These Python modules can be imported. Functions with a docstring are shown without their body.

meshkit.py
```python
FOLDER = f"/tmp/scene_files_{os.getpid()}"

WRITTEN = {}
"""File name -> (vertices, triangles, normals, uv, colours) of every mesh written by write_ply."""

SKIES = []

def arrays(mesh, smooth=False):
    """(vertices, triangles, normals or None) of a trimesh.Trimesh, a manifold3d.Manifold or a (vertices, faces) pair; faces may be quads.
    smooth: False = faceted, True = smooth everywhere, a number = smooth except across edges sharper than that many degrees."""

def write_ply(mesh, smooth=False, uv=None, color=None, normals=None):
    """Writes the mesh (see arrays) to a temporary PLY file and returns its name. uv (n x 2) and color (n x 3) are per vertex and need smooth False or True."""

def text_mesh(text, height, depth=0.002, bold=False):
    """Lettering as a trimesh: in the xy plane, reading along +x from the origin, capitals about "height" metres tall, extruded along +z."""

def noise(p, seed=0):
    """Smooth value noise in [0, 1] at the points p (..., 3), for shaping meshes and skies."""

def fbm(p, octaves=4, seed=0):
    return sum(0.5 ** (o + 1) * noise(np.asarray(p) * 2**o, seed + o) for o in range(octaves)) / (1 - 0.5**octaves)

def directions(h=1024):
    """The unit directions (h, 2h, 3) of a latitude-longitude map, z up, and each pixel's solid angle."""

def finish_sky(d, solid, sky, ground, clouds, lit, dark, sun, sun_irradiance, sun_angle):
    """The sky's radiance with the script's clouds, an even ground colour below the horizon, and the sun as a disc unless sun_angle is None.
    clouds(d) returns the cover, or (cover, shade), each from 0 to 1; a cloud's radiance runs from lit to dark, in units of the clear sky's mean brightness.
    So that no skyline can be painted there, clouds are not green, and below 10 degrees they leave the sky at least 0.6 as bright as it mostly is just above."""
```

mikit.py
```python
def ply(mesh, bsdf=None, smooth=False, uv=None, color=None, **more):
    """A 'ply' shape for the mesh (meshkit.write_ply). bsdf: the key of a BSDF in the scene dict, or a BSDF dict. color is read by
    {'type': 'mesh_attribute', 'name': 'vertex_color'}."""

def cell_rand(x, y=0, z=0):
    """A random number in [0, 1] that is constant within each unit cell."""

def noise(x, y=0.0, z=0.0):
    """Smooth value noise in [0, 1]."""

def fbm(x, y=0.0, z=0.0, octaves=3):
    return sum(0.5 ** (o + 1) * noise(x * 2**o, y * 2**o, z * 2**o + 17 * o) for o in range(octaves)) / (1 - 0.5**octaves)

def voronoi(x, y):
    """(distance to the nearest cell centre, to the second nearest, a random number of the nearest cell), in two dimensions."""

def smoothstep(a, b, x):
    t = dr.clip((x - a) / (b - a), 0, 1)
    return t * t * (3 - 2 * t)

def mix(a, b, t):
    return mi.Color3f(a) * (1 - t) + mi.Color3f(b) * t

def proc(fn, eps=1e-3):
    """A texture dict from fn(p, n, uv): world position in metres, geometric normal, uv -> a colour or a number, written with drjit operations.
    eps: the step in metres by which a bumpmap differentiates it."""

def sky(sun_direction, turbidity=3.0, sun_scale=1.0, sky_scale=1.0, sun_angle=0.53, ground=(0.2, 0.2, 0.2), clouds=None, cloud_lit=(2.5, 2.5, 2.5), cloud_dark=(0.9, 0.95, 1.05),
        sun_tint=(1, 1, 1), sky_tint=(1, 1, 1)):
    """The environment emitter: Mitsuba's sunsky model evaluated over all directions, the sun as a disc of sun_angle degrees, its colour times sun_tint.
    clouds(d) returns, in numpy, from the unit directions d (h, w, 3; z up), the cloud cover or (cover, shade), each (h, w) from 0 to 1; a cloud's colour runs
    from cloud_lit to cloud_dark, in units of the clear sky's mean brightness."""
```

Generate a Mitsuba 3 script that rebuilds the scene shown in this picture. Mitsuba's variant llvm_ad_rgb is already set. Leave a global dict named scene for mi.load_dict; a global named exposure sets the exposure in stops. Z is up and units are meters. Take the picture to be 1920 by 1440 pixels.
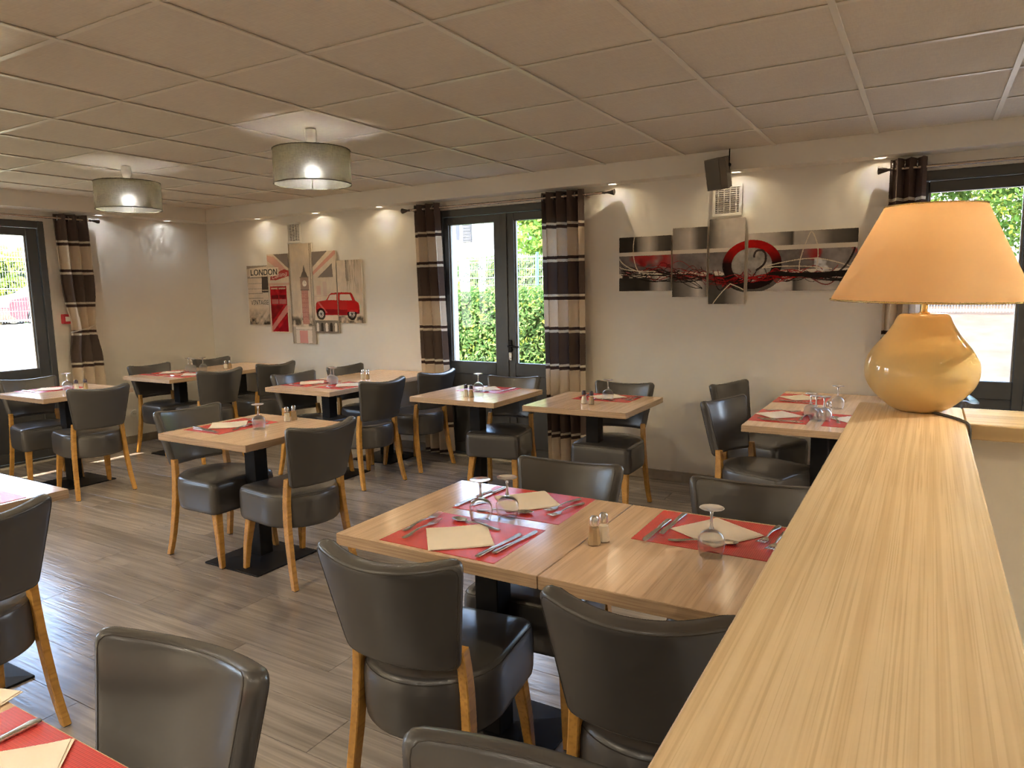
import math, random
import numpy as np
import trimesh, shapely
from shapely import affinity
from shapely.geometry import Polygon, Point, box as sbox, LineString
from shapely.ops import unary_union
import drjit as dr
import mitsuba as mi
import mikit, meshkit
from mikit import noise, fbm, cell_rand, smoothstep, mix, proc

random.seed(7)
rng = np.random.default_rng(7)
T = mi.ScalarTransform4f
scene, labels = {}, {}

# ------------------------------------------------------------------ camera, sky, lights, exposure
F_PX, PITCH, ROLL, YAW = 1324.41297, 0.131793116, 0.0181546784, 2.10196062
EYE = np.array([3.92155594, -2.08067269, 1.48])
fw = np.array([math.cos(YAW) * math.cos(PITCH), math.sin(YAW) * math.cos(PITCH), -math.sin(PITCH)])
right = np.cross(fw, [0, 0, 1]); right /= np.linalg.norm(right)
down = np.cross(fw, right)
down2 = -math.sin(ROLL) * right + math.cos(ROLL) * down
scene['camera'] = {'type': 'perspective', 'fov': math.degrees(2 * math.atan(960 / F_PX)), 'fov_axis': 'x', 'near_clip': 0.02, 'far_clip': 500.0,
                   'to_world': T().look_at(origin=EYE.tolist(), target=(EYE + fw).tolist(), up=(-down2).tolist())}
exposure = 1.0
SUN = (-0.42, -0.48, 0.77)
SKY = 17.0
def clouds(d):
    n = meshkit.fbm(d * np.array([3.0, 3.0, 6.0]) + 4.0, 4, 3)
    return np.clip((n - 0.45) * 3.0, 0, 0.7), 0.15
scene['sky'] = mikit.sky(SUN, turbidity=3.0, sun_scale=SKY * 0.62, sky_scale=SKY * 2.3, ground=(0.3, 0.29, 0.25), clouds=clouds)
PENDANT = 1150.0      # radiance of the pendant bulbs
SPOT = 0.5         # intensity of the recessed spotlights in the bulkhead
FILL_DOWN = 17.0          # intensity of the out-of-view ceiling spotlights added to brighten room and counter
TABLE_LAMP = 17.0

# ------------------------------------------------------------------ helpers
def lin(r, g=None, b=None):
    c = np.array([r, r, r] if g is None else [r, g, b], float) / 255.0
    return np.where(c <= 0.04045, c / 12.92, ((c + 0.055) / 1.055) ** 2.4)
def rgb(c):
    return {'type': 'rgb', 'value': [float(x) for x in c]}
def bs(key, d):
    scene[key] = d
    return key
def two(d):
    return {'type': 'twosided', 'bsdf': d}
def matte(key, c):
    return bs(key, two({'type': 'diffuse', 'reflectance': c if isinstance(c, dict) else rgb(c)}))
def prin(key, c, rough=0.5, metallic=0.0, spec=0.5, **k):
    return bs(key, two({'type': 'principled', 'base_color': c if isinstance(c, dict) else rgb(c), 'roughness': rough, 'metallic': metallic, 'specular': spec, **k}))

used = {}
def numbered(name, parent=None):
    key = (parent + '__' + name) if parent else name
    n = used.get(key, 0)
    used[key] = n + 1
    return key if n == 0 else '%s_%03d' % (key, n)
def put(name, d, parent=None, **more):
    key = numbered(name, parent)
    scene[key] = {**d, **more}
    return key
def thing(name, label, cat, group=None, kind=None):
    key = numbered(name)
    tag(key, label, cat, group, kind)
    return key
def tag(key, label=None, cat=None, group=None, kind=None):
    e = labels.setdefault(key, {})
    for k, v in (('label', label), ('category', cat), ('group', group), ('kind', kind)):
        if v: e[k] = v
    return key
def struct(name, d, label=None):
    key = put(name, d)
    tag(key, label, kind='structure')
    return key
def P(mesh, b, smooth=False, **k):
    return mikit.ply(mesh, b, smooth=smooth, **k)
def at(d, m):
    return {**d, 'to_world': m}
def place(x, y, z=0.0, yaw=0.0):
    return T().translate([float(x), float(y), float(z)]).rotate([0, 0, 1], float(yaw))

_boxes = {}
def cbox(lo, hi, c=0.003):
    """chamfered box between two corners"""
    lo, hi = np.array(lo, float), np.array(hi, float)
    ctr, h = (lo + hi) / 2, (hi - lo) / 2
    c = min(c, 0.45 * h.min())
    if c <= 0:
        m = trimesh.creation.box(hi - lo); m.apply_translation(ctr); return m
    pts = []
    for s in np.ndindex(2, 2, 2):
        s = np.array(s) * 2 - 1
        for a in range(3):
            q = h - c; q[a] = h[a]
            pts.append(s * q)
    m = trimesh.convex.convex_hull(np.array(pts)); m.apply_translation(ctr)
    return m
def sbx(lo, hi):
    lo, hi = np.array(lo, float), np.array(hi, float)
    m = trimesh.creation.box(hi - lo); m.apply_translation((lo + hi) / 2); return m
cat = trimesh.util.concatenate
def lathe(profile, n=32):
    """closed or open (r, z) profile turned about z"""
    pr = np.array(profile, float)
    a = np.arange(n) * 2 * np.pi / n
    v, f = [], []
    idx = []
    for r, z in pr:
        if r < 1e-7:
            idx.append([len(v)] * n); v.append([0, 0, z])
        else:
            idx.append(list(range(len(v), len(v) + n))); v += [[r * math.cos(t), r * math.sin(t), z] for t in a]
    for i in range(len(pr) - 1):
        p, q = idx[i], idx[i + 1]
        for k in range(n):
            l = (k + 1) % n
            if p[k] != p[l]: f.append([p[k], p[l], q[l]] if q[k] != q[l] or True else 0)
            if q[k] != q[l]: f.append([p[k], q[l], q[k]])
    f = [t for t in f if len(set(t)) == 3]
    return trimesh.Trimesh(np.array(v), np.array(f), process=False)
def tube(points, r, sides=8, closed=False):
    p = np.asarray(points, float)
    t = np.gradient(p, axis=0) if not closed else (np.roll(p, -1, 0) - np.roll(p, 1, 0))
    t /= np.linalg.norm(t, axis=1, keepdims=True) + 1e-12
    ref = np.where(np.abs(t[:, 2:]) < 0.9, [0, 0, 1.0], [1.0, 0, 0])
    a = np.cross(t, ref); a /= np.linalg.norm(a, axis=1, keepdims=True) + 1e-12
    b = np.cross(t, a)
    ang = np.arange(sides) * 2 * np.pi / sides
    rr = np.broadcast_to(r, (len(p),))[:, None, None]
    v = (p[:, None] + rr * (np.cos(ang)[None, :, None] * a[:, None] + np.sin(ang)[None, :, None] * b[:, None])).reshape(-1, 3)
    n = len(p)
    f = []
    for i in range(n if closed else n - 1):
        j = (i + 1) % n
        for k in range(sides):
            l = (k + 1) % sides
            f += [[i * sides + k, i * sides + l, j * sides + l], [i * sides + k, j * sides + l, j * sides + k]]
    if not closed:
        for k in range(1, sides - 1):
            f += [[0, k + 1, k], [(n - 1) * sides, (n - 1) * sides + k, (n - 1) * sides + k + 1]]
    m = trimesh.Trimesh(v, np.array(f), process=False)
    if m.volume < 0: m.invert()
    return m
def rect_sweep(path, wx, wy):
    """a bar of rectangular section along a mostly vertical path; wx, wy per point"""
    p = np.asarray(path, float)
    wx, wy = np.broadcast_to(wx, len(p)) / 2, np.broadcast_to(wy, len(p)) / 2
    v, f = [], []
    for q, a, b in zip(p, wx, wy):
        c = 0.22 * min(a, b)
        for sx, sy in ((-1, -1), (1, -1), (1, 1), (-1, 1)):
            pts = [(sx * a, sy * (b - c)), (sx * (a - c), sy * b)]
            if sx * sy > 0: pts = pts
            order = pts if (sx, sy) in ((-1, -1), (1, 1)) else pts[::-1]
            v += [[q[0] + x, q[1] + y, q[2]] for x, y in order]
    n = 8
    for i in range(len(p) - 1):
        for k in range(n):
            l = (k + 1) % n
            f += [[i * n + k, i * n + l, (i + 1) * n + l], [i * n + k, (i + 1) * n + l, (i + 1) * n + k]]
    e = (len(p) - 1) * n
    for k in range(1, n - 1):
        f += [[0, k + 1, k], [e, e + k, e + k + 1]]
    m = trimesh.Trimesh(np.array(v), np.array(f), process=False)
    if m.volume < 0: m.invert()
    return m
def resample(poly, n):
    ring = poly.exterior
    L = ring.length
    return np.array([ring.interpolate(L * i / n).coords[0] for i in range(n)])
def ring_loft(outline, rings, center=None):
    """outline N x 2, rings of (scale, height): concentric scaled copies of the outline joined from the first to the last, closed at both ends"""
    o = np.asarray(outline, float)
    c = o.mean(0) if center is None else np.asarray(center, float)
    n = len(o)
    v, f, start = [], [], []
    for s, h in rings:
        start.append(len(v))
        if s == 0: v.append([c[0], c[1], h])
        else: v += [[*(c + (q - c) * s), h] for q in o]
    for i in range(len(rings) - 1):
        a, b = start[i], start[i + 1]
        for k in range(n):
            l = (k + 1) % n
            if rings[i][0] == 0: f.append([a, b + l, b + k] if False else [a, b + k, b + l])
            elif rings[i + 1][0] == 0: f.append([a + k, a + l, b])
            else: f += [[a + k, a + l, b + l], [a + k, b + l, b + k]]
    m = trimesh.Trimesh(np.array(v), np.array(f), process=False)
    m.fix_normals()
    return m
def extrude(poly, h, z=0.0):
    m = trimesh.creation.extrude_polygon(poly, h, engine='earcut')
    m.apply_translation([0, 0, z])
    return m
def rounded(w, h, r, n=4):
    return sbox(-w / 2 + r, -h / 2 + r, w / 2 - r, h / 2 - r).buffer(r, quad_segs=n)
def rx(m, deg, axis=(1, 0, 0), p=(0, 0, 0)):
    m = m.copy(); m.apply_transform(trimesh.transformations.rotation_matrix(math.radians(deg), axis, p)); return m
def mv(m, x, y, z):
    m = m.copy(); m.apply_translation([x, y, z]); return m

# ------------------------------------------------------------------ materials
def wall_fn(p, n, uv):
    return mix((0.70, 0.655, 0.585), (0.74, 0.70, 0.63), fbm(p.x * 3 + p.y * 2, p.z * 3, 0, 2))
bs('wall_paint', two({'type': 'diffuse', 'reflectance': proc(wall_fn)}))
def tile_fn(p, n, uv):
    s = noise(p.x * 260, p.y * 40) * 0.5 + noise(p.x * 30, p.y * 220) * 0.5
    return mix((0.58, 0.525, 0.45), (0.65, 0.595, 0.51), s) * (0.93 + 0.07 * fbm(p.x * 2, p.y * 2, 1, 2))
bs('ceiling_tile', two({'type': 'diffuse', 'reflectance': proc(tile_fn)}))
prin('grid_metal', (0.66, 0.61, 0.52), 0.4)
PW, PL = 0.2, 1.26
def plank_fn(p, n, uv):
    row = dr.floor((p.y + 8.0) / PW)
    col = dr.floor((p.x + 8.0 + row * 0.618 * PL) / PL)
    r = cell_rand(row, col, 3)
    g = fbm(p.x * 2.2 + r * 90, p.y * 55 + r * 31, 0, 3)
    h = noise(p.x * 5 + r * 50, p.y * 190, 2)
    w = fbm(p.x * 1.3 + r * 17, p.y * 9, 3, 2)
    c = mix((0.128, 0.110, 0.098), (0.235, 0.207, 0.187), smoothstep(0.25, 0.75, 0.55 * g + 0.45 * w))
    return c * (0.78 + 0.28 * h) * (0.88 + 0.24 * r)
def plank_bump(p, n, uv):
    return 0.0006 * fbm(p.x * 6, p.y * 120, 0, 2)
bs('floor_wood', two({'type': 'bumpmap', 'arbitrary': proc(plank_bump, 2e-3), 'scale': 1.0,
                      'bsdf': {'type': 'principled', 'base_color': proc(plank_fn), 'roughness': 0.24, 'specular': 1.0}}))
def oak(a, b, c0, c1, c2):
    """wood with its grain along y (a across, b along)"""
    def fn(p, n, uv):
        wob = noise(p.x * 3, p.y * 1.2, p.z * 3) * 0.35
        g = fbm(p.x * a + wob * 6, p.y * b, p.z * a * 0.6, 3)
        h = noise(p.x * a * 4.2 + wob * 8, p.y * b * 2.2, p.z * a * 3)
        return mix(mix(c0, c1, smoothstep(0.3, 0.7, g)), c2, 0.55 * smoothstep(0.52, 0.85, h))
    return fn
prin('table_wood', proc(oak(75, 3.0, (0.45, 0.305, 0.195), (0.53, 0.375, 0.25), (0.39, 0.255, 0.155))), 0.15, spec=1.0, clearcoat=1.0, clearcoat_gloss=0.9)
def edge_fn(p, n, uv):
    g = fbm((p.x + p.y) * 5, (p.x - p.y) * 5, p.z * 210, 3)
    return mix((0.33, 0.215, 0.125), (0.43, 0.295, 0.185), smoothstep(.3, .7, g))
prin('table_edge', proc(edge_fn), 0.4)
prin('counter_wood', proc(oak(170, 2.2, (0.60, 0.44, 0.255), (0.68, 0.52, 0.325), (0.51, 0.36, 0.19))), 0.34)
prin('leg_wood', proc(oak(40, 6, (0.36, 0.18, 0.037), (0.43, 0.225, 0.05), (0.28, 0.13, 0.026))), 0.38)
prin('base_wood', proc(oak(8, 8, (0.17, 0.135, 0.10), (0.22, 0.18, 0.14), (0.12, 0.09, 0.07))), 0.5)
def leather_bump(p, n, uv):
    return 0.00012 * noise(p.x * 420, p.y * 420, p.z * 420)
prin('leather', (0.033, 0.0325, 0.0335), 0.29, spec=0.75)
prin('leather_seam', (0.022, 0.019, 0.016), 0.7)
prin('black_metal', (0.006, 0.006, 0.007), 0.5, spec=0.12)
prin('anthracite', (0.028, 0.030, 0.033), 0.36)
prin('rubber', (0.015, 0.015, 0.015), 0.6)
bs('steel', two({'type': 'roughconductor', 'material': 'none', 'alpha': 0.13, 'specular_reflectance': rgb((0.78, 0.75, 0.70))}))
bs('chrome', two({'type': 'roughconductor', 'material': 'none', 'alpha': 0.08, 'specular_reflectance': rgb((0.85, 0.83, 0.8))}))
bs('brass', two({'type': 'roughconductor', 'material': 'none', 'alpha': 0.16, 'specular_reflectance': rgb((0.82, 0.58, 0.25))}))
bs('rod_metal', two({'type': 'roughconductor', 'material': 'none', 'alpha': 0.28, 'specular_reflectance': rgb((0.42, 0.34, 0.28))}))
def mat_fn(p, n, uv):
    s = 0.5 + 0.5 * dr.sin(uv.x * 2 * math.pi / 0.0055)
    t = 0.5 + 0.5 * dr.sin(uv.y * 2 * math.pi / 0.0055)
    return mix((0.34, 0.026, 0.026), (0.52, 0.056, 0.050), 0.65 * s + 0.35 * t)
def mat_bump(p, n, uv):
    return 0.00012 * (dr.sin(uv.x * 2 * math.pi / 0.0055) + 0.6 * dr.sin(uv.y * 2 * math.pi / 0.0055))
bs('red_weave', two({'type': 'bumpmap', 'arbitrary': proc(mat_bump, 8e-4), 'scale': 1.0, 'bsdf': {'type': 'principled', 'base_color': proc(mat_fn), 'roughness': 0.24, 'specular': 0.6}}))
matte('napkin_paper', (0.83, 0.74, 0.62))
bs('clear_glass', {'type': 'dielectric', 'int_ior': 1.5, 'ext_ior': 1.0})
bs('thin_glass', {'type': 'thindielectric', 'int_ior': 1.9, 'ext_ior': 1.0})
bs('pane_glass', {'type': 'thindielectric', 'int_ior': 1.5, 'ext_ior': 1.0})
bs('whitened_foot_glass', {'type': 'blendbsdf', 'weight': 0.16, 'a': {'type': 'dielectric', 'int_ior': 1.5, 'ext_ior': 1.0}, 'b': {'type': 'twosided', 'bsdf': {'type': 'diffuse', 'reflectance': rgb((0.8, 0.8, 0.8))}}})  # diffuse white mixed in to stand for bright refraction in stem and foot
matte('salt', (0.80, 0.74, 0.62))
matte('pepper', (0.36, 0.25, 0.13))
prin('dark_cap', (0.02, 0.012, 0.025), 0.4)
prin('white_plastic', (0.72, 0.68, 0.60), 0.4)
matte('vent_dark', (0.12, 0.10, 0.085))
prin('red_plastic', (0.42, 0.02, 0.03), 0.4)
prin('speaker_grey', (0.085, 0.072, 0.058), 0.6)
prin('finial_dark', (0.03, 0.022, 0.02), 0.35, metallic=0.6)
WH, DK, TH, CR = (0.75, 0.70, 0.60), (0.082, 0.062, 0.056), (0.055, 0.036, 0.032), (0.66, 0.56, 0.45)
def curtain_fn(p, n, uv):
    z = 1.698 + 0.563 * 2 - p.z
    m = z - 0.563 * dr.floor(z / 0.563)
    c = mi.Color3f(*DK)
    e = lambda a, b, col, cc: dr.select((m >= a) & (m < b), mi.Color3f(*col), cc)
    c = e(0.255, 0.274, WH, c); c = e(0.274, 0.300, TH, c); c = e(0.300, 0.517, CR, c); c = e(0.517, 0.541, TH, c); c = e(0.541, 0.563, WH, c)
    return c * (0.93 + 0.14 * noise(p.x * 700 + p.y * 700, p.z * 300))
bs('curtain_cloth', {'type': 'principledthin', 'base_color': proc(curtain_fn), 'roughness': 0.7, 'diff_trans': 0.35, 'spec_trans': 0.0, 'spec_reflect': 0.1} if False else
   {'type': 'principledthin', 'base_color': proc(curtain_fn), 'roughness': 0.7, 'diff_trans': 0.3})
def linen_fn(p, n, uv):
    return mix((0.070, 0.060, 0.042), (0.125, 0.108, 0.076), 0.5 * noise(p.x * 330 + p.y * 330, p.z * 60) + 0.5 * noise(p.x * 60 + p.y * 60, p.z * 400))
bs('pendant_linen', {'type': 'principledthin', 'base_color': proc(linen_fn), 'roughness': 0.48, 'spec_trans': 0.36, 'diff_trans': 0.6})
matte('pendant_inner', (0.78, 0.68, 0.52))
bs('lamp_fabric', {'type': 'principledthin', 'base_color': rgb((0.87, 0.59, 0.325)), 'roughness': 0.9, 'diff_trans': 1.0})
bs('lamp_ceramic', two({'type': 'plastic', 'int_ior': 1.65, 'nonlinear': False, 'diffuse_reflectance': rgb((0.72, 0.51, 0.22))}))

# ------------------------------------------------------------------ the room
XL, XR, YB, YF, ZC, ZS, YS, XS = -3.02, 6.18, 3.11, -4.8, 2.394, 2.262, 2.95, -2.80   # walls, ceiling, soffit height, soffit fronts
struct('floor', P(sbx((XL - .3, YF - .3, -.12), (XR + .3, YB + .3, -.006)), 'floor_wood'))
def floor_planks():
    proto = {}
    for row in range(0, 100):
        y0 = -8.0 + row * PW
        if y0 + PW < -3.4 or y0 > YB: continue
        off = row * 0.618 * PL
        for col in range(-40, 60):
            x0 = -8.0 + col * PL - off
            lo, hi = max(x0, XL), min(x0 + PL, 5.6)
            ya, yb = max(y0, -3.4), min(y0 + PW, YB)
            if hi - lo < 0.02 or yb - ya < 0.01: continue
            g = 0.0008
            put('plank', P(cbox((lo + g, ya + g, -.006), (hi - g, yb - g, 0.0), 0.0008), 'floor_wood'), 'floor')
floor_planks()
# walls: boxes around the openings
def wall_pieces(name, axis, c0, c1, spans, holes, z1=2.55):
    """axis 'x': the wall runs along x between spans, thick from y=c0 to c1"""
    xs = sorted({spans[0], spans[1], *[h[0] for h in holes], *[h[1] for h in holes]})
    ms = []
    for a, b in zip(xs[:-1], xs[1:]):
        hole = next((h for h in holes if h[0] <= a + 1e-6 and h[1] >= b - 1e-6), None)
        z0 = hole[2] if hole else -0.1
        ms.append(sbx((a, c0, z0), (b, c1, z1)) if axis == 'x' else sbx((c0, a, z0), (c1, b, z1)))
    struct(name, P(cat(ms), 'wall_paint'))
DOOR_B = (0.14, 1.48, 2.185)
DOOR_R = (3.80, 5.16, 2.165)
DOOR_L = (-0.075, 1.415, 2.172)
DOOR_L2 = (-3.0, -1.5, 2.172)  # unseen second left door, put in to let more daylight into the room
wall_pieces('wall_back', 'x', YB, YB + .28, (XL - .28, XR + .28), [DOOR_B, DOOR_R])
wall_pieces('wall_left', 'y', XL - .28, XL, (YF - .28, YB), [DOOR_L, DOOR_L2])
struct('wall_right', P(sbx((XR, YF, -.1), (XR + .28, YB, 2.55)), 'wall_paint'))
struct('wall_front', P(sbx((XL, YF - .28, -.1), (XR + .28, YF, 2.55)), 'wall_paint'))
# suspended ceiling: tiles in a metal grid
struct('ceiling', P(sbx((XL - .28, YF - .28, 2.44), (XR + .28, YB + .28, 2.55)), 'ceiling_tile'))
tilem = {}
xs = [XS] + [i * .6 for i in range(-4, 11)] + [XR]
ys = [YF] + [i * .6 for i in range(-7, 5)] + [YS]
for i in range(len(xs) - 1):
    for j in range(len(ys) - 1):
        w, h = xs[i + 1] - xs[i] - .006, ys[j + 1] - ys[j] - .006
        k = (round(w, 4), round(h, 4))
        if k not in tilem: tilem[k] = P(cbox((-w / 2, -h / 2, 0), (w / 2, h / 2, .015), .002), 'ceiling_tile')
        put('tile', at(tilem[k], T().translate([(xs[i] + xs[i + 1]) / 2, (ys[j] + ys[j + 1]) / 2, ZC + .0045])), 'ceiling')
bar_x = P(cbox((-.0, -.012, 0), (XR - XS, .012, .003), .0006), 'grid_metal')
bar_y = P(cbox((-.012, 0, 0), (.012, YS - YF, .005), .0006), 'grid_metal')
for y in ys[1:-1]: put('grid_bar', at(bar_x, T().translate([XS, y, ZC])), 'ceiling')
for x in xs[1:-1]: put('grid_bar', at(bar_y, T().translate([x, YF, ZC - .003])), 'ceiling')
# bulkhead with recessed spotlights
struct('trim_1', P(sbx((XL, YS, ZS), (XR, YB, 2.44)), 'wall_paint'), 'dropped plaster bulkhead along the back wall')
struct('trim_2', P(sbx((XL, YF, ZS), (XS, YS, 2.44)), 'wall_paint'), 'dropped plaster bulkhead along the left wall')
# baseboards
def baseboard(name, pieces):
    struct(name, P(cat([cbox(a, b, .003) for a, b in pieces]), 'base_wood'))
BT, BH = .013, .08
baseboard('baseboard_back', [((XL, YB - BT, 0), (DOOR_B[0] - .01, YB, BH)), ((DOOR_B[1] + .01, YB - BT, 0), (DOOR_R[0] - .01, YB, BH)), ((DOOR_R[1] + .01, YB - BT, 0), (XR, YB, BH))])
baseboard('baseboard_left', [((XL, DOOR_L[1] + .01, 0), (XL + BT, YB - BT, BH)), ((XL, DOOR_L2[1] + .01, 0), (XL + BT, DOOR_L[0] - .01, BH)), ((XL, YF, 0), (XL + BT, DOOR_L2[0] - .01, BH))])

# double glazed doors: built along local x (width), y = depth outwards, then turned
def double_door(n, w, h, m, stile, mid, z_lo, z_hi, handle_side=None, handle_z=1.01):
    """frame and two leaves; m places local x along the wall and local y outwards"""
    root = 'door_%d' % n
    tag(root, kind='structure')
    def add(name, mesh, b, parent=root, sm=False):
        return put(name, at(P(mesh, b, smooth=sm), m), parent)
    fr, d = .055, .07
    frame = cat([cbox((0, -.012, 0), (fr, d, h), .004), cbox((w - fr, -.012, 0), (w, d, h), .004), cbox((fr, -.012, h - .06), (w - fr, d, h), .004), cbox((fr, -.005, 0), (w - fr, d, .03), .004)])
    add('frame', frame, 'anthracite')
    half = w / 2
    for side in (0, 1):
        a, b = (fr + .004, half - .003) if side == 0 else (half + .003, w - fr - .004)
        # glass opening
        ga, gb = (a + stile - fr, half - mid / 2) if side == 0 else (half + mid / 2, b - stile + fr)
        ys0, ys1 = .004, .062
        z0, z1 = .034, h - .064
        leaf = add('leaf', cat([cbox((a, ys0, z0), (ga, ys1, z1), .004), cbox((gb, ys0, z0), (b, ys1, z1), .004),
                                cbox((ga, ys0, z_hi), (gb, ys1, z1), .004), cbox((ga, ys0, z_lo - .11), (gb, ys1, z_lo), .004), cbox((ga, ys0, z0), (gb, ys1, z0 + .09), .004)]), 'anthracite')
        add('panel', cbox((ga - .004, ys0 + .018, z0 + .085), (gb + .004, ys1 - .012, z_lo - .105), .003), 'anthracite', leaf)
        bead = cat([cbox((ga, ys0 + .02, z_lo), (ga + .012, ys1 - .01, z_hi), .002), cbox((gb - .012, ys0 + .02, z_lo), (gb, ys1 - .01, z_hi), .002)])
        add('glazing_bead', bead, 'grey_bead', leaf)
        g = trimesh.Trimesh([[ga, .035, z_lo], [gb, .035, z_lo], [gb, .035, z_hi], [ga, .035, z_hi]], [[0, 1, 2], [0, 2, 3]], process=False)
        add('pane', g, 'pane_glass', leaf)
    add('meeting_stile', cbox((half - .034, -.006, .034), (half + .034, .006, h - .064), .004), 'anthracite')
    if handle_side is not None:
        hx = half + .052 * handle_side
        hd = add('handle', cat([cbox((hx - .016, -.012, handle_z - .05), (hx + .016, .004, handle_z + .05), .005),
                                tube([(hx, 0, handle_z), (hx, -.045, handle_z), (hx + .008 * handle_side, -.055, handle_z), (hx + .11 * handle_side, -.055, handle_z - .004)], .008, 8)]), 'black_metal', sm=35)
        add('lock_plate', cat([cbox((hx - .015, -.010, handle_z - .125), (hx + .015, .004, handle_z - .055), .005)]), 'chrome')
prin('grey_bead', (0.30, 0.29, 0.27), 0.4)
mB = T([[1, 0, 0, DOOR_B[0]], [0, 1, 0, YB + .004], [0, 0, 1, 0], [0, 0, 0, 1]])
double_door(1, DOOR_B[1] - DOOR_B[0], DOOR_B[2], mB, .10, .196, .86, 2.056, 1)
mR = T([[1, 0, 0, DOOR_R[0]], [0, 1, 0, YB + .004], [0, 0, 1, 0], [0, 0, 0, 1]])
double_door(2, DOOR_R[1] - DOOR_R[0], DOOR_R[2], mR, .09, .18, .87, 2.034, None)
def mLeft(y0): return T([[0, -1, 0, XL - .004], [1, 0, 0, y0], [0, 0, 1, 0], [0, 0, 0, 1]])
double_door(3, DOOR_L[1] - DOOR_L[0], DOOR_L[2], mLeft(DOOR_L[0]), .145, .20, .857, 2.04, None)
double_door(4, DOOR_L2[1] - DOOR_L2[0], DOOR_L2[2], mLeft(DOOR_L2[0]), .145, .20, .857, 2.04, None)  # added door out of view, there for its daylight
# pale metal door sills on the floor
struct('trim_3', P(cbox((XL, DOOR_L[0], 0), (XL + .05, DOOR_L[1], .012), .003), 'grid_metal'), 'pale metal threshold strip of the left door')
struct('trim_4', P(cbox((DOOR_B[0], YB - .04, 0), (DOOR_B[1], YB, .012), .003), 'grid_metal'), 'pale metal threshold strip of the back door')
# unseen roof eaves over the doors, overhang sized to trim the sun inside
prin('eave_paint', (0.5, 0.48, 0.45), 0.7)
struct('sun_trim_eave', P(cat([sbx((XL - .87, YF - .3, 2.56), (XL - .28, YB + .55, 2.70)), sbx((XL - .87, YB + .28, 2.56), (XR + .5, YB + .55, 2.70)), sbx((XL - .28, YF - .28, 2.56), (XR + .5, YB + .28, 2.70))]), 'eave_paint'))

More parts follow.
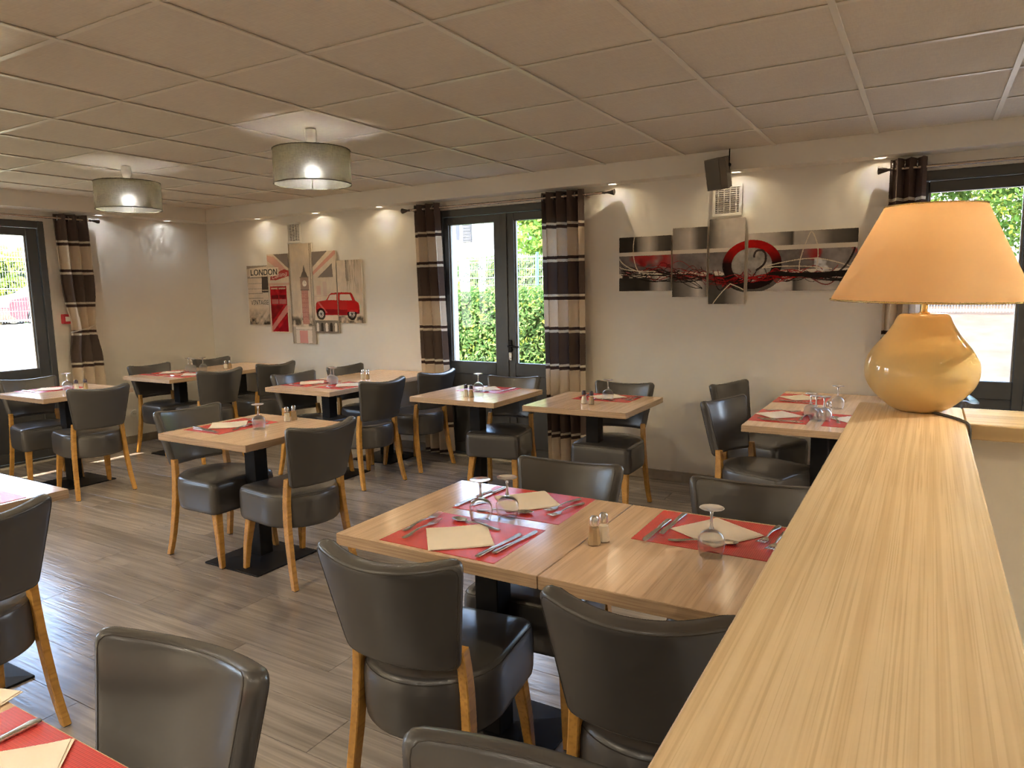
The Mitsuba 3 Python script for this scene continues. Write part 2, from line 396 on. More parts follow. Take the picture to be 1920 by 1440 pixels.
# ------------------------------------------------------------------ recessed spotlights
prin('trim_ring', (0.75, 0.72, 0.66), 0.3)
spot_ring = lathe([(.030, .001), (.030, -.004), (.034, -.007), (.043, -.004), (.045, .001)], 28)
spot_lamp = lathe([(0, -.001), (.029, -.001), (.029, .0), (0, .0)], 24)
RING, WARM, COOL = P(spot_ring, 'trim_ring', smooth=40), np.array([1.0, .80, .52]), np.array([.82, .93, 1.0])
def spotlight(x, y, z, target, label, I, col=WARM, cutoff=76, group=None):
    k = thing('recessed_spotlight', label, 'ceiling light', group)
    put('trim_ring', at(RING, T().translate([x, y, z])), k)
    put('lamp', {**P(spot_lamp, 'trim_ring'), 'emitter': {'type': 'area', 'radiance': rgb(np.array(col) * 9.0)}, 'to_world': T().translate([x, y, z - .001])}, k)
    scene[k + '_beam'] = {'type': 'spot', 'to_world': T().look_at(origin=[x, y, z - .010], target=list(target), up=[0, 1, 0.01]), 'intensity': rgb(np.array(col) * I), 'cutoff_angle': float(cutoff), 'beam_width': float(min(cutoff * .15, 10))}
names = {-2.08: 'bulkhead spotlight nearest the room corner, above the London picture', -1.26: 'bulkhead spotlight above the small square vent grille', -0.45: 'bulkhead spotlight between the London picture and the curtain',
         1.83: 'bulkhead spotlight above the end of the curtain rod', 2.74: 'bulkhead spotlight beside the hanging loudspeaker', 3.62: 'bulkhead spotlight nearest the right-hand curtain'}
for x, nm in names.items():
    spotlight(x, 3.025, ZS, (x + .01, 3.06, ZS - .35), nm, SPOT)
spotlight(-2.92, 1.87, ZS, (-2.955, 1.88, ZS - .4), 'left bulkhead spotlight beside the left curtain', SPOT * .8, COOL)
spotlight(-2.92, 2.58, ZS, (-2.955, 2.585, ZS - .4), 'left bulkhead spotlight nearest the room corner', SPOT * .35, COOL)
for i, (x, y) in enumerate([(0.3, -3.9), (5.1, .3), (1.5, -2.9), (-1.5, -3.9), (3.3, -3.4)]):  # spots hinted at by glints on the lamp base, extended to lift ambient light
    spotlight(x, y, ZC, (x, y, 0), 'recessed spotlight added in the ceiling behind the viewer to raise the room light', FILL_DOWN, (1.0, .90, .74), cutoff=62, group='added ceiling spotlights behind the viewer')

# ------------------------------------------------------------------ pendant lamps
sh = [(.212, .0), (.2125, .006), (.2125, .180), (.212, .186)]
shade_m = P(lathe(sh, 64), 'pendant_linen', smooth=40)
rim_m = P(cat([tube([(.2125 * math.cos(a), .2125 * math.sin(a), z) for a in np.arange(64) * 2 * np.pi / 64], .0028, 6, closed=True) for z in (0, .186)]), 'pendant_rim', smooth=True)
matte('pendant_rim', (0.05, 0.042, 0.03))
rose_m = P(lathe([(0, 0), (.030, 0), (.031, -.012), (.033, -.03), (.030, -.055), (.022, -.078), (.012, -.086), (0, -.087)], 24), 'white_plastic', smooth=40)
spider_m = P(cat([tube([(.02 * math.cos(a), .02 * math.sin(a), .05), (.2115 * math.cos(a), .2115 * math.sin(a), .012)], .0022, 6) for a in (.3, .3 + 2 * math.pi / 3, .3 + 4 * math.pi / 3)] + [mv(lathe([(0, .05), (.02, .05), (.02, .1), (.014, .125), (0, .125)], 20), 0, 0, 0)]), 'white_plastic')
bulb_m = trimesh.creation.icosphere(3, .030); bulb_m.apply_translation([0, 0, .065])
def pendant(x, y, label, z=2.095):
    k = thing('pendant_lamp', label, 'lamp')
    t = T().translate([x, y, z])
    s = put('shade', at(shade_m, t), k); put('rim', at(rim_m, t), s)
    put('ceiling_cup', at(rose_m, T().translate([x, y, ZC])), k)
    put('cord', P(tube([(x, y, ZC - .08), (x, y, z + .12)], .0035, 6), 'white_plastic'), k)
    put('holder', at(spider_m, t), k)
    put('bulb', {**P(bulb_m, 'white_plastic', smooth=True), 'emitter': {'type': 'area', 'radiance': rgb(np.array([1.0, .80, .50]) * PENDANT)}, 'to_world': t}, k)
pendant(.883, .91, 'grey linen drum pendant lamp, the larger one towards the middle of the ceiling')
pendant(-1.0, .985, 'grey linen drum pendant lamp, the smaller one towards the left door')
pendant(.9, -1.02, 'grey linen drum pendant lamp over the tables at the left, out of the picture')
pendant(-1.0, -.95, 'grey linen drum pendant lamp near the left wall, out of the picture')
pendant(.9, -3.0, 'grey linen drum pendant lamp added for room light behind the viewer at the left')  # this and the next three are unseen, put in to raise the room light
pendant(-1.0, -3.0, 'grey linen drum pendant lamp added for room light far behind at the left')
pendant(5.0, -1.0, 'grey linen drum pendant lamp added for room light right of the viewer, over the passage')
pendant(5.2, 1.6, 'grey linen drum pendant lamp added for room light over the passage at the right-hand door')
spotlight(4.75, -2.35, ZC, (4.6, -2.2, 0), 'recessed spotlight added in the ceiling to brighten the near end of the bar counter', FILL_DOWN * .32, (1.0, .90, .74), cutoff=62)  # unseen spot, put in to lift the dark near end of the counter

# ------------------------------------------------------------------ tables
def wood_top(w, d, z0, z1):
    return cbox((-w / 2, -d / 2, z0), (w / 2, d / 2, z1), .002)
TW, TD, TZ = .70, .685, .75
top_d = P(sbx((-TW / 2 + .0015, -TD / 2 + .0015, TZ - .0006), (TW / 2 - .0015, TD / 2 - .0015, TZ)), 'table_wood')
slab_d = P(cbox((-TW / 2, -TD / 2, TZ - .036), (TW / 2, TD / 2, TZ - .0006), .0015), 'table_edge')
col_d = P(cbox((-.043, -.043, .02), (.043, .043, TZ - .04), .003), 'black_metal')
plate_d = P(cat([cbox((-.215, -.215, 0), (.215, .215, .009), .002), trimesh.convex.convex_hull(np.array([(s * .212, t * .212, .009) for s in (-1, 1) for t in (-1, 1)] + [(s * .05, t * .05, .030) for s in (-1, 1) for t in (-1, 1)]))]), 'black_metal')
fix_d = P(cbox((-.17, -.17, TZ - .046), (.17, .17, TZ - .036), .002), 'black_metal')
def table(x, y, label, group=None):
    k = thing('dining_table', label, 'table', group)
    t = T().translate([x, y, 0])
    top = put('tabletop', at(slab_d, t), k); put('veneer', at(top_d, t), top)
    put('column', at(col_d, t), k); put('base_plate', at(plate_d, t), k); put('mounting_plate', at(fix_d, t), k)
TABLES = {
    'T1': (-1.985, .9375, 'small square table standing by the left glazed door'),
    'T2': (.725, .52, 'small square table alone in the middle of the floor, between two chairs'),
    'T3a': (-2.18, 2.073, 'near table of the pair under the room corner, set with glasses'),
    'T3b': (-2.18, 2.758, 'bare table of the pair in the room corner, against the back wall'),
    'T4a': (-.25, 2.073, 'near table of the pair below the London picture, set for two'),
    'T4b': (-.25, 2.758, 'bare table against the back wall beside the left curtain of the back door'),
    'T5': (1.15, 2.143, 'square table in front of the back door, its top shining white'),
    'T6': (2.07, 2.133, 'square table in front of the right curtain of the back door'),
    'T7a': (3.45, 2.053, 'near table of the pair left of the lamp, set with four glasses'),
    'T7b': (3.45, 2.738, 'far table of the pair behind the lamp, against the back wall'),
    'T8a': (2.738, -.2125, 'left table of the large foreground pair, set for two with two glasses'),
    'T8b': (3.441, -.2125, 'right table of the large foreground pair, touching the bar counter'),
    'T9': (.74, -1.003, 'square table cut by the left edge of the picture'),
    'T10a': (2.74, -1.8525, 'table in the bottom left corner with an orange-red place mat'),
    'T10b': (3.441, -1.8525, 'table below the bottom edge of the picture, beside the bar counter'),
}
for x, y, lb in TABLES.values(): table(x, y, lb)

# ------------------------------------------------------------------ chairs (front is +x)
def seat_outline():
    front = sbx
    a = Polygon([(.215, -.205), (.215, .205), (-.05, .2125), (-.05, -.2125)])
    th = np.linspace(math.pi / 2, 3 * math.pi / 2, 40)
    e = Polygon([(-.03 + .215 * math.cos(t), .212 * math.sin(t)) for t in th])
    p = unary_union([a, e]).buffer(-.03).buffer(.03, quad_segs=6)
    return resample(p, 72)
so = seat_outline()
seat_m = ring_loft(so, [(0, .304), (.6, .302), (.9, .300), (.97, .302), (.99, .309), (1.0, .325), (1.008, .38), (1.004, .43), (.992, .453), (.965, .469), (.92, .477), (.8, .482), (.55, .486), (.25, .488), (0, .4885)], (0, 0))
seat_d = P(seat_m, 'leather', smooth=True)
seat_seam_d = P(tube([(q[0] * .984, q[1] * .984, .4615) for q in so], .0013, 5, closed=True), 'leather_seam')
ZB0, ZB1 = .520, .828
def back_bend(v):
    y, z, t = v[:, 0], v[:, 1], v[:, 2]
    u = (z - ZB0) / (ZB1 - ZB0)
    z = z + u * (.026 * (y / .215) ** 2 - .012)
    x = -.236 - .086 * u + .066 * (y / .215) ** 2
    # thickness direction follows the curve in plan
    ny = -.066 * 2 * y / .215 ** 2
    nl = np.sqrt(1 + ny ** 2 + .28 ** 2)
    return np.stack([x + t / nl, y + t * ny / nl, z + t * .28 / nl], 1)
bo = resample(Polygon([(-.168, ZB0), (.168, ZB0), (.216, ZB1), (-.216, ZB1)]).buffer(-.022).buffer(.022, quad_segs=8), 96)
bc = bo.mean(0)
prof = [(0, .025), (.2, .025), (.4, .025), (.6, .025), (.78, .0248), (.89, .0235), (.95, .020), (.983, .013), (1.0, .002), (1.0, -.006), (.988, -.016), (.965, -.0215), (.92, -.024), (.86, -.025), (.7, -.025), (.5, -.025), (.3, -.025), (.15, -.025), (0, -.025)]
bm = ring_loft(bo, prof, bc)
bm = trimesh.Trimesh(back_bend(bm.vertices), bm.faces, process=False); bm.fix_normals()
back_d = P(bm, 'leather', smooth=True)
def seam(s, t):
    o = bc + (bo - bc) * s
    return tube(back_bend(np.c_[o, np.full(len(o), t)]), .0012, 5, closed=True)
back_seam_d = P(cat([seam(.945, -.0232), seam(.945, .0208)]), 'leather_seam')
legs_d = []
for s in (-1, 1):
    path = [(-.183, .163 * s, .560), (-.176, .167 * s, .50), (-.173, .171 * s, .43), (-.177, .176 * s, .34), (-.188, .181 * s, .25), (-.206, .187 * s, .14), (-.228, .194 * s, .05), (-.241, .198 * s, .004)]
    legs_d.append(P(rect_sweep(path, [.036, .038, .041, .042, .040, .036, .032, .030], [.027] * 8), 'leg_wood'))
for s in (-1, 1):
    legs_d.append(P(rect_sweep([(.170, .160 * s, .312), (.176, .163 * s, .28), (.20, .174 * s, .15), (.217, .182 * s, .004)], [.044, .043, .035, .026], [.044, .043, .035, .026]), 'leg_wood'))
glide_d = P(cat([sbx((x - .011, y - .011, 0), (x + .011, y + .011, .0045)) for x, y in [(-.241, -.198), (-.241, .198), (.217, -.182), (.217, .182)]]), 'rubber')
def chair(x, y, yaw, label, group=None):
    k = thing('dining_chair', label, 'chair', group)
    t = place(x, y, 0, yaw)
    s = put('seat', at(seat_d, t), k); put('seam', at(seat_seam_d, t), s)
    b = put('backrest', at(back_d, t), k); put('seam', at(back_seam_d, t), b)
    for d in legs_d: put('leg', at(d, t), k)
    put('glides', at(glide_d, t), k)
LE = 'grey leatherette chair '
for x, y, yaw, lb in [
    (2.743, -.500, 96, LE + 'seen from behind at the near left of the foreground table'),
    (3.405, -.487, 96, LE + 'seen from behind between the foreground table and the counter'),
    (2.79, .030, -86, LE + 'facing the viewer across the left half of the foreground table'),
    (3.475, .030, -86, LE + 'on the far side of the foreground table, partly behind the counter'),
    (2.777, -1.60, -85, 'grey leatherette chair whose rounded backrest rises from the bottom left edge'),
    (3.515, -1.565, -85, 'grey leatherette chair showing only its backrest top at the bottom centre edge'),
    (1.145, -1.09, 178, LE + 'cut by the left edge of the picture'),
    (.455, .490, -2, LE + 'left of the single mid-floor table'),
    (1.035, .505, 173, LE + 'seen from behind, right of the single mid-floor table'),
    (-2.235, .86, -10, LE + 'tucked between the left glazed door and its table'),
    (-1.60, .885, 170, LE + 'seen from behind at the table by the left door'),
    (-2.31, 2.02, -2, LE + 'at the near left of the corner tables, beside the wall socket'),
    (-2.30, 2.70, -4, LE + 'at the far left of the corner tables, mostly hidden by the tabletop'),
    (-1.745, 2.03, 172, LE + 'seen from behind at the near right of the corner tables'),
    (-1.745, 2.66, 172, LE + 'seen from behind at the far right of the corner tables'),
    (-.365, 2.02, -8, LE + 'at the near left of the tables under the London picture'),
    (-.37, 2.66, -4, LE + 'at the far left of the tables under the London picture'),
    (.125, 2.06, 168, LE + 'seen from behind, near right of the tables under the London picture'),
    (.175, 2.66, 172, LE + 'seen from behind before the left curtain of the back door'),
    (1.27, 2.275, -80, LE + 'in front of the back door behind a white shining table'),
    (2.13, 2.265, -88, LE + 'behind the square table right of the back door curtain'),
    (3.17, 1.98, -20, LE + 'seen sideways at the near left of the tables beside the lamp'),
    (3.03, 2.70, -20, LE + 'seen sideways at the far left of the tables beside the lamp'),
    (3.86, 2.66, 180, 'dark leatherette chair showing only a shining backrest corner right of the lamp'),
]: chair(x, y, yaw, lb)

# ------------------------------------------------------------------ bar counter with the lamp
CZ, CX0, CX1, CY1 = 1.12, 3.755, 4.022, .315
k = thing('bar_counter', 'long light oak bar top on a low wall carrying the lamp, with side wing', 'counter')
put('worktop', P(cbox((CX0, -2.75, CZ - .04), (CX1, CY1, CZ), .003), 'counter_wood'), k)
wing = cbox((CX1 + .001, .04, CZ - .04), (5.6, CY1, CZ), .003)
put('worktop', P(wing, 'wing_wood'), k)
def wing_fn(p, n, uv):
    g = fbm(p.y * 60, p.x * 1.6, p.z * 30, 3)
    return mix((0.45, 0.31, 0.15), (0.58, 0.42, 0.22), smoothstep(.3, .7, g))
prin('wing_wood', proc(wing_fn), 0.34)
put('low_wall', P(cat([sbx((3.80, -2.72, 0), (3.975, CY1 - .04, CZ - .04)), sbx((3.975, .10, 0), (5.55, CY1 - .06, CZ - .04))]), 'wall_paint'), k)
put('bracket', P(cat([cbox((4.62, .05, CZ - .06), (4.65, .12, CZ - .04), .002), cbox((4.62, .09, CZ - .16), (4.65, .102, CZ - .04), .002)]), 'grid_metal'), k)

LX, LY = 3.914, .215
k = thing('table_lamp', 'table lamp with glowing orange shade and round glazed yellow base on the counter', 'lamp')
body = [(0, .001), (.050, 0), (.0525, .002), (.073, .011), (.094, .027), (.118, .053), (.1365, .080), (.1415, .098), (.1435, .115), (.1405, .140), (.134, .158), (.1265, .173), (.108, .197), (.0925, .217), (.079, .238), (.0705, .256), (.0645, .268), (.060, .2725), (.052, .2745), (0, .2750)]
from scipy.interpolate import splprep, splev
pr = np.array(body)
tck, _ = splprep([np.r_[-pr[:0:-1, 0], pr[1:, 0]][len(pr) - 1:], pr[1:, 1]], s=3e-6, k=3)
pr2 = np.array(splev(np.linspace(0, 1, 110), tck)).T
pr2 = np.vstack([[0, pr2[0, 1]], pr2, [0, pr2[-1, 1]]])
t = T().translate([LX, LY, CZ])
put('base', at(P(lathe(pr2, 96), 'lamp_ceramic', smooth=True), t), k)
put('neck', at(P(lathe([(0, .27), (.014, .272), (.014, .277), (.009, .280), (.009, .305), (.0105, .307), (.0105, .310), (.008, .312), (.008, .40), (0, .40)], 24), 'brass', smooth=40), t), k)
tilt = T().translate([LX, LY, CZ]).rotate([.6, .8, 0], 1.5)
S0, S1, R0, R1 = .313, .568, .2465, .1225
sd = put('shade', at(P(lathe([(R0, S0), (R1, S1)], 96), 'lamp_fabric', smooth=True), tilt), k)
ringm = cat([tube([(r * math.cos(a), r * math.sin(a), z) for a in np.arange(96) * 2 * np.pi / 96], .0026, 6, closed=True) for r, z in ((R0, S0), (R1, S1))])
put('trim', at(P(ringm, 'brass', smooth=True), tilt), sd)
put('shade_carrier', at(P(cat([tube([(0, 0, .40), (0, 0, .46)], .008, 8), tube([(.036 * math.sin(a), 0, .46 + .045 * (1 - math.cos(a)) * .64) for a in np.linspace(0, 2 * math.pi, 24)], .0016, 5)] + [tube([(0, 0, .515), (R1 * math.cos(a), R1 * math.sin(a), S1 - .002)], .0022, 6) for a in (0, 2.09, 4.19)]), 'brass'), tilt), k)
lb = trimesh.creation.icosphere(3, .030); lb.apply_translation([0, 0, .492])
put('bulb', {**P(lb, 'white_plastic', smooth=True), 'emitter': {'type': 'area', 'radiance': rgb(np.array([1.0, .78, .48]) * TABLE_LAMP)}, 'to_world': t}, k)
cp = np.array([(3.945, .172, CZ + .006), (3.965, .150, CZ + .004), (3.99, .115, CZ + .004), (4.012, .07, CZ + .004), (4.026, .035, CZ + .001), (4.031, .020, CZ - .02), (4.032, .012, CZ - .08), (4.034, .005, CZ - .2), (4.03, -.01, CZ - .45), (4.02, -.02, .4), (4.01, -.03, .02)])
from scipy.interpolate import make_interp_spline
cs = make_interp_spline(np.arange(len(cp)), cp, 3)(np.linspace(0, len(cp) - 1, 70))
put('cord', P(tube(cs, .0036, 8), 'rubber', smooth=True), k)

# ------------------------------------------------------------------ place settings
MW, MD = .40, .30
def grid_sheet(w, d, nx, ny, zf, thick):
    """a sheet with its own thickness: top and bottom grids and the edge between"""
    xs_, ys_ = np.linspace(-w / 2, w / 2, nx), np.linspace(-d / 2, d / 2, ny)
    X, Y = np.meshgrid(xs_, ys_, indexing='ij')
    Z = zf(X, Y)
    top = np.stack([X, Y, Z + thick], -1).reshape(-1, 3); bot = np.stack([X, Y, Z], -1).reshape(-1, 3)
    f = []
    for i in range(nx - 1):
        for j in range(ny - 1):
            a, b, c, d_ = i * ny + j, (i + 1) * ny + j, (i + 1) * ny + j + 1, i * ny + j + 1
            f += [[a, b, c], [a, c, d_]]
    n = nx * ny
    g = [[q[0] + n, q[2] + n, q[1] + n] for q in f]
    edge = [i * ny for i in range(nx)] + [(nx - 1) * ny + j for j in range(1, ny)] + [i * ny + ny - 1 for i in range(nx - 2, -1, -1)] + [j for j in range(ny - 2, 0, -1)]
    e = []
    for i in range(len(edge)):
        a, b = edge[i], edge[(i + 1) % len(edge)]
        e += [[a, a + n, b + n], [a, b + n, b]]
    m = trimesh.Trimesh(np.vstack([top, bot]), np.array(f + g + e), process=False)
    if m.volume < 0: m.invert()
    return m
mm = grid_sheet(MW, MD, 3, 3, lambda X, Y: 0 * X, .0014)
mat_d = P(mm, 'red_weave', uv=np.c_[mm.vertices[:, 0], mm.vertices[:, 1]])
napkin_ds = []
for sdn in range(3):
    f = lambda X, Y, s=sdn: .0006 + .0022 * meshkit.noise(np.stack([X * 9 + s * 7, Y * 9, 0 * X], -1)) * (np.abs(X) / .1) ** 2 + .0015 * np.abs(np.sin(X * 18 + s)) * (np.abs(Y) / .1)
    a = grid_sheet(.192, .190, 12, 12, f, .0009)
    b = rx(grid_sheet(.186, .184, 12, 12, lambda X, Y: f(X, Y) + .0014, .0009), 1.6, (0, 0, 1))
    napkin_ds.append(P(cat([a, b]), 'napkin_paper', smooth=30))
# cutlery: x from 0 (end of the handle) to the tip
def bend(m, zf):
    v = m.vertices.copy(); v[:, 2] += zf(v[:, 0]); return trimesh.Trimesh(v, m.faces, process=False)
def dense(poly, d=.004):
    return shapely.segmentize(poly, d)
def knife_mesh():
    h = ring_loft(resample(rounded(.098, .0155, .0070, 5), 48), [(0, -.0035), (.8, -.0035), (1, -.001), (1, .001), (.8, .0035), (0, .0035)])
    h.apply_translation([.049, 0, .0042])
    v = h.vertices; v[:, 1] *= 0.78 + 0.32 * (1 - v[:, 0] / .098)
    bl = Polygon([(.095, -.0045), (.105, -.0062), (.16, -.0085), (.195, -.0095), (.214, -.007), (.222, .004), (.22, .007), (.105, .0062), (.095, .0045)]).buffer(.0006)
    return cat([h, extrude(dense(bl), .0014, .0032)])
def handle_poly(L):
    return Polygon([(.004, -.0085), (.02, -.0092), (.06, -.0058), (.10, -.0034), (L, -.0031), (L, .0031), (.10, .0034), (.06, .0058), (.02, .0092), (.004, .0085), (0, .005), (0, -.005)])
def handle_grid(L, t=.0022):
    xs_ = np.linspace(0, L, 22)
    hw = np.interp(xs_, [0, .004, .02, .06, .10, L], [.004, .0078, .0092, .0058, .0034, .0031])
    v, f = [], []
    for x, h in zip(xs_, hw):
        v += [[x, -h, 0], [x, -h * .6, t], [x, h * .6, t], [x, h, 0]]
    for i in range(21):
        for kk in range(4):
            l = (kk + 1) % 4
            f += [[i * 4 + kk, i * 4 + l, i * 4 + 4 + l], [i * 4 + kk, i * 4 + 4 + l, i * 4 + 4 + kk]]
    f += [[0, 1, 2], [0, 2, 3], [84, 86, 85], [84, 87, 86]]
    m = trimesh.Trimesh(np.array(v), np.array(f), process=False)
    if m.volume < 0: m.invert()
    return m
def cut_z(x):
    return .0022 + .010 * np.sin(np.clip((x - .02) / .125, 0, 1) * math.pi) ** 1.5 * .55 + .006 * np.clip((x - .15) / .04, 0, 1) ** 2
def fork_mesh():
    parts = [handle_grid(.128)]
    xs_ = np.linspace(.126, .152, 8)
    neck = Polygon([(.126, -.0031), (.133, -.006), (.142, -.0112), (.154, -.0122), (.154, .0122), (.142, .0112), (.133, .006), (.126, .0031)])
    parts.append(extrude(dense(neck), .0018))
    for i in range(4):
        y = -.0104 + i * .00693
        parts.append(extrude(dense(Polygon([(.150, y - .0018), (.192, y - .0010), (.1945, y), (.192, y + .0010), (.150, y + .0018)])), .0016))
    return bend(cat(parts), cut_z)
def spoon_mesh():
    e = Point(0, 0).buffer(1, quad_segs=12)
    o = resample(affinity.scale(e, .0295, .0185, origin=(0, 0)), 40)
    bowl = ring_loft(o, [(0, -.0065), (.4, -.0055), (.75, -.0028), (.95, 0), (1.0, .0012), (.95, .0012), (.75, -.0016), (.4, -.0043), (0, -.0053)])
    bowl.apply_translation([.166, 0, .0062])
    return cat([bend(handle_grid(.140), lambda x: cut_z(x) * 1.0), bowl])
knife_d, fork_d, spoon_d = P(knife_mesh(), 'steel', smooth=35), P(fork_mesh(), 'steel', smooth=35), P(spoon_mesh(), 'steel', smooth=40)
CUT = {'knife': (knife_d, .222), 'fork': (fork_d, .195), 'spoon': (spoon_d, .195)}
ZM = TZ + .0014
def cutlery(kind, h, tip, label, z=ZM, roll=0):
    d, L = CUT[kind]
    a = math.degrees(math.atan2(tip[1] - h[1], tip[0] - h[0]))
    mx, my = (h[0] + tip[0]) / 2, (h[1] + tip[1]) / 2
    k = thing(kind, label, kind)
    scene[k] = at(d, T().translate([mx, my, z]).rotate([0, 0, 1], a).translate([-L / 2, 0, 0]))
def placemat(x, y, yaw, label):
    k = thing('place_mat', label, 'place mat'); scene[k] = at(mat_d, place(x, y, TZ, yaw))
nap_i = [0]
def napkin(x, y, yaw, label, z=ZM):
    k = thing('paper_napkin', label, 'napkin'); scene[k] = at(napkin_ds[nap_i[0] % 3], place(x, y, z, yaw)); nap_i[0] += 1
bowl_p = [(.0295, .0), (.0330, .012), (.0360, .026), (.0370, .038), (.0355, .050), (.0300, .061), (.0210, .069), (.0120, .0735), (.0055, .0755), (0, .0762)]
bowl_out = bowl_p[:-1] + [(0, .0770)]
bowl_in = [(0, .0730), (.0050, .0722), (.0112, .0705), (.0198, .0665), (.0286, .0592), (.0341, .0492), (.0357, .0378), (.0347, .0262), (.0317, .0122), (.0284, .0)]
bowl_d = P(lathe(bowl_out + bowl_in + [bowl_out[0]], 48), 'clear_glass', smooth=50)
rimg_d = P(tube([(.0296 * math.cos(a), .0296 * math.sin(a), .0011) for a in np.arange(40) * 2 * np.pi / 40], .0009, 6, closed=True), 'clear_glass', smooth=True)
stem_d = P(lathe([(0, .0765), (.0075, .0772), (.0050, .082), (.0038, .092), (.0036, .108), (.0046, .122), (.0085, .1275), (.014, .1293), (.024, .1318), (.0325, .1342), (.0335, .1352), (.0322, .1362), (0, .1345)], 40), 'whitened_foot_glass', smooth=35)
def glass(x, y, label, z=TZ):
    k = thing('wine_glass', label, 'glass')
    t = T().translate([x, y, z])
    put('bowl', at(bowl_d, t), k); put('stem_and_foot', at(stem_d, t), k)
def octo(prof):
    return lathe(prof, 8)
shk_glass = P(octo([(0, 0), (.0185, .0), (.0205, .003), (.0195, .012), (.0155, .045), (.0125, .058), (.0120, .062)]), 'thin_glass')
shk_fill = P(octo([(0, .003), (.0185, .003), (.0178, .012), (.0140, .048), (0, .049)]), 'salt')
shk_fill2 = P(octo([(0, .003), (.0185, .003), (.0178, .012), (.0135, .052), (0, .053)]), 'pepper')
cap_p = [(0, .058), (.0128, .058), (.0135, .060), (.0135, .072), (.0122, .080), (.008, .0850), (0, .0865)]
cap_clear = P(lathe(cap_p, 24), 'chrome', smooth=35)
cap_dark = P(lathe(cap_p, 24), 'dark_cap', smooth=35)
def shaker(kind, x, y, label, dark=False):
    k = thing(kind + '_shaker', label, 'shaker')
    t = place(x, y, TZ, 13)
    put('glass_body', at(shk_glass, t), k); put(kind, at(shk_fill if kind == 'salt' else shk_fill2, t), k); put('cap', at(cap_dark if dark else cap_clear, t), k)

# foreground double table
A = 'at the near left foreground setting'
placemat(2.748, -.388, 0, 'red woven place mat ' + A)
napkin(2.750, -.415, -51, 'cream paper napkin ' + A)
cutlery('fork', (2.565, -.452), (2.567, -.252), 'fork lying outermost on the left of the mat ' + A)
cutlery('fork', (2.606, -.50), (2.604, -.31), 'fork lying next to the napkin ' + A)
cutlery('spoon', (2.83, -.308), (2.632, -.280), 'dessert spoon lying above the napkin ' + A)
cutlery('knife', (2.886, -.525), (2.902, -.310), 'knife lying next to the napkin ' + A)
cutlery('knife', (2.912, -.487), (2.934, -.262), 'knife lying outermost on the right of the mat ' + A)
A = 'at the far left foreground setting'
placemat(2.757, -.026, 1, 'red woven place mat ' + A)
napkin(2.756, -.008, 45, 'cream paper napkin ' + A)
cutlery('knife', (2.577, .045), (2.567, -.172), 'knife lying outermost beside the glasses ' + A)
cutlery('knife', (2.603, .105), (2.592, -.105), 'knife lying next to the napkin ' + A)
cutlery('fork', (2.908, .10), (2.868, -.085), 'fork lying next to the napkin ' + A)
cutlery('fork', (2.938, .058), (2.903, -.125), 'fork lying outermost on the right of the mat ' + A)
cutlery('spoon', (2.655, -.168), (2.838, -.118), 'dessert spoon lying before the napkin ' + A)
glass(2.721, -.2485, 'upside-down wine glass, the left of the two on the foreground table')
glass(2.783, -.186, 'upside-down wine glass, the right of the two close together on the foreground table')
A = 'at the far right foreground setting'
placemat(3.404, -.035, 0, 'bright red place mat ' + A)
napkin(3.411, -.024, 58, 'cream paper napkin ' + A)
cutlery('knife', (3.254, .025), (3.247, -.198), 'knife lying outermost on the left of the mat ' + A)
cutlery('knife', (3.28, .098), (3.272, -.115), 'knife lying next to the napkin ' + A)
cutlery('spoon', (3.31, -.152), (3.488, -.098), 'dessert spoon lying under the wine glass ' + A)
cutlery('fork', (3.566, .118), (3.545, -.070), 'fork lying next to the napkin ' + A)
cutlery('fork', (3.594, .075), (3.578, -.115), 'fork lying outermost on the right of the mat ' + A)
glass(3.444, -.2085, 'upside-down wine glass standing alone on the right half of the foreground table')
shaker('pepper', 3.128, -.279, 'glass pepper shaker in front, on the joint of the foreground tables')
shaker('salt', 3.140, -.240, 'glass salt shaker half hidden behind the pepper on the foreground table')

# middle table
A = 'on the single mid-floor table'
placemat(.568, .502, 90, 'red woven place mat ' + A)
napkin(.540, .50, 46, 'cream paper napkin ' + A)
cutlery('knife', (.405, .372), (.628, .345), 'knife lying next to the napkin ' + A)
cutlery('knife', (.455, .338), (.676, .326), 'knife lying nearest the table edge ' + A)
cutlery('fork', (.545, .685), (.700, .632), 'fork lying next to the glass ' + A)
cutlery('fork', (.52, .655), (.69, .590), 'fork lying next to the napkin ' + A)
cutlery('spoon', (.690, .415), (.645, .585), 'dessert spoon lying at the head of the mat ' + A)
glass(.772, .517, 'upside-down wine glass ' + A)
shaker('salt', .752, .735, 'salt shaker, the left of the pair ' + A)
shaker('pepper', .752, .788, 'pepper shaker, the right of the pair ' + A)

# table by the left door
A = 'on the table by the left door'
placemat(-2.19, .925, 90, 'place mat shining white in the daylight ' + A)
napkin(-2.205, .93, 44, 'paper napkin ' + A)
cutlery('knife', (-2.325, .78), (-2.10, .77), 'knife ' + A)
cutlery('fork', (-2.30, 1.08), (-2.11, 1.07), 'fork ' + A)
glass(-2.010, .965, 'upside-down wine glass ' + A)
shaker('salt', -1.915, .985, 'dark-capped salt shaker, the left of the pair ' + A, True)
shaker('pepper', -1.895, 1.045, 'dark-capped pepper shaker, the right of the pair ' + A, True)

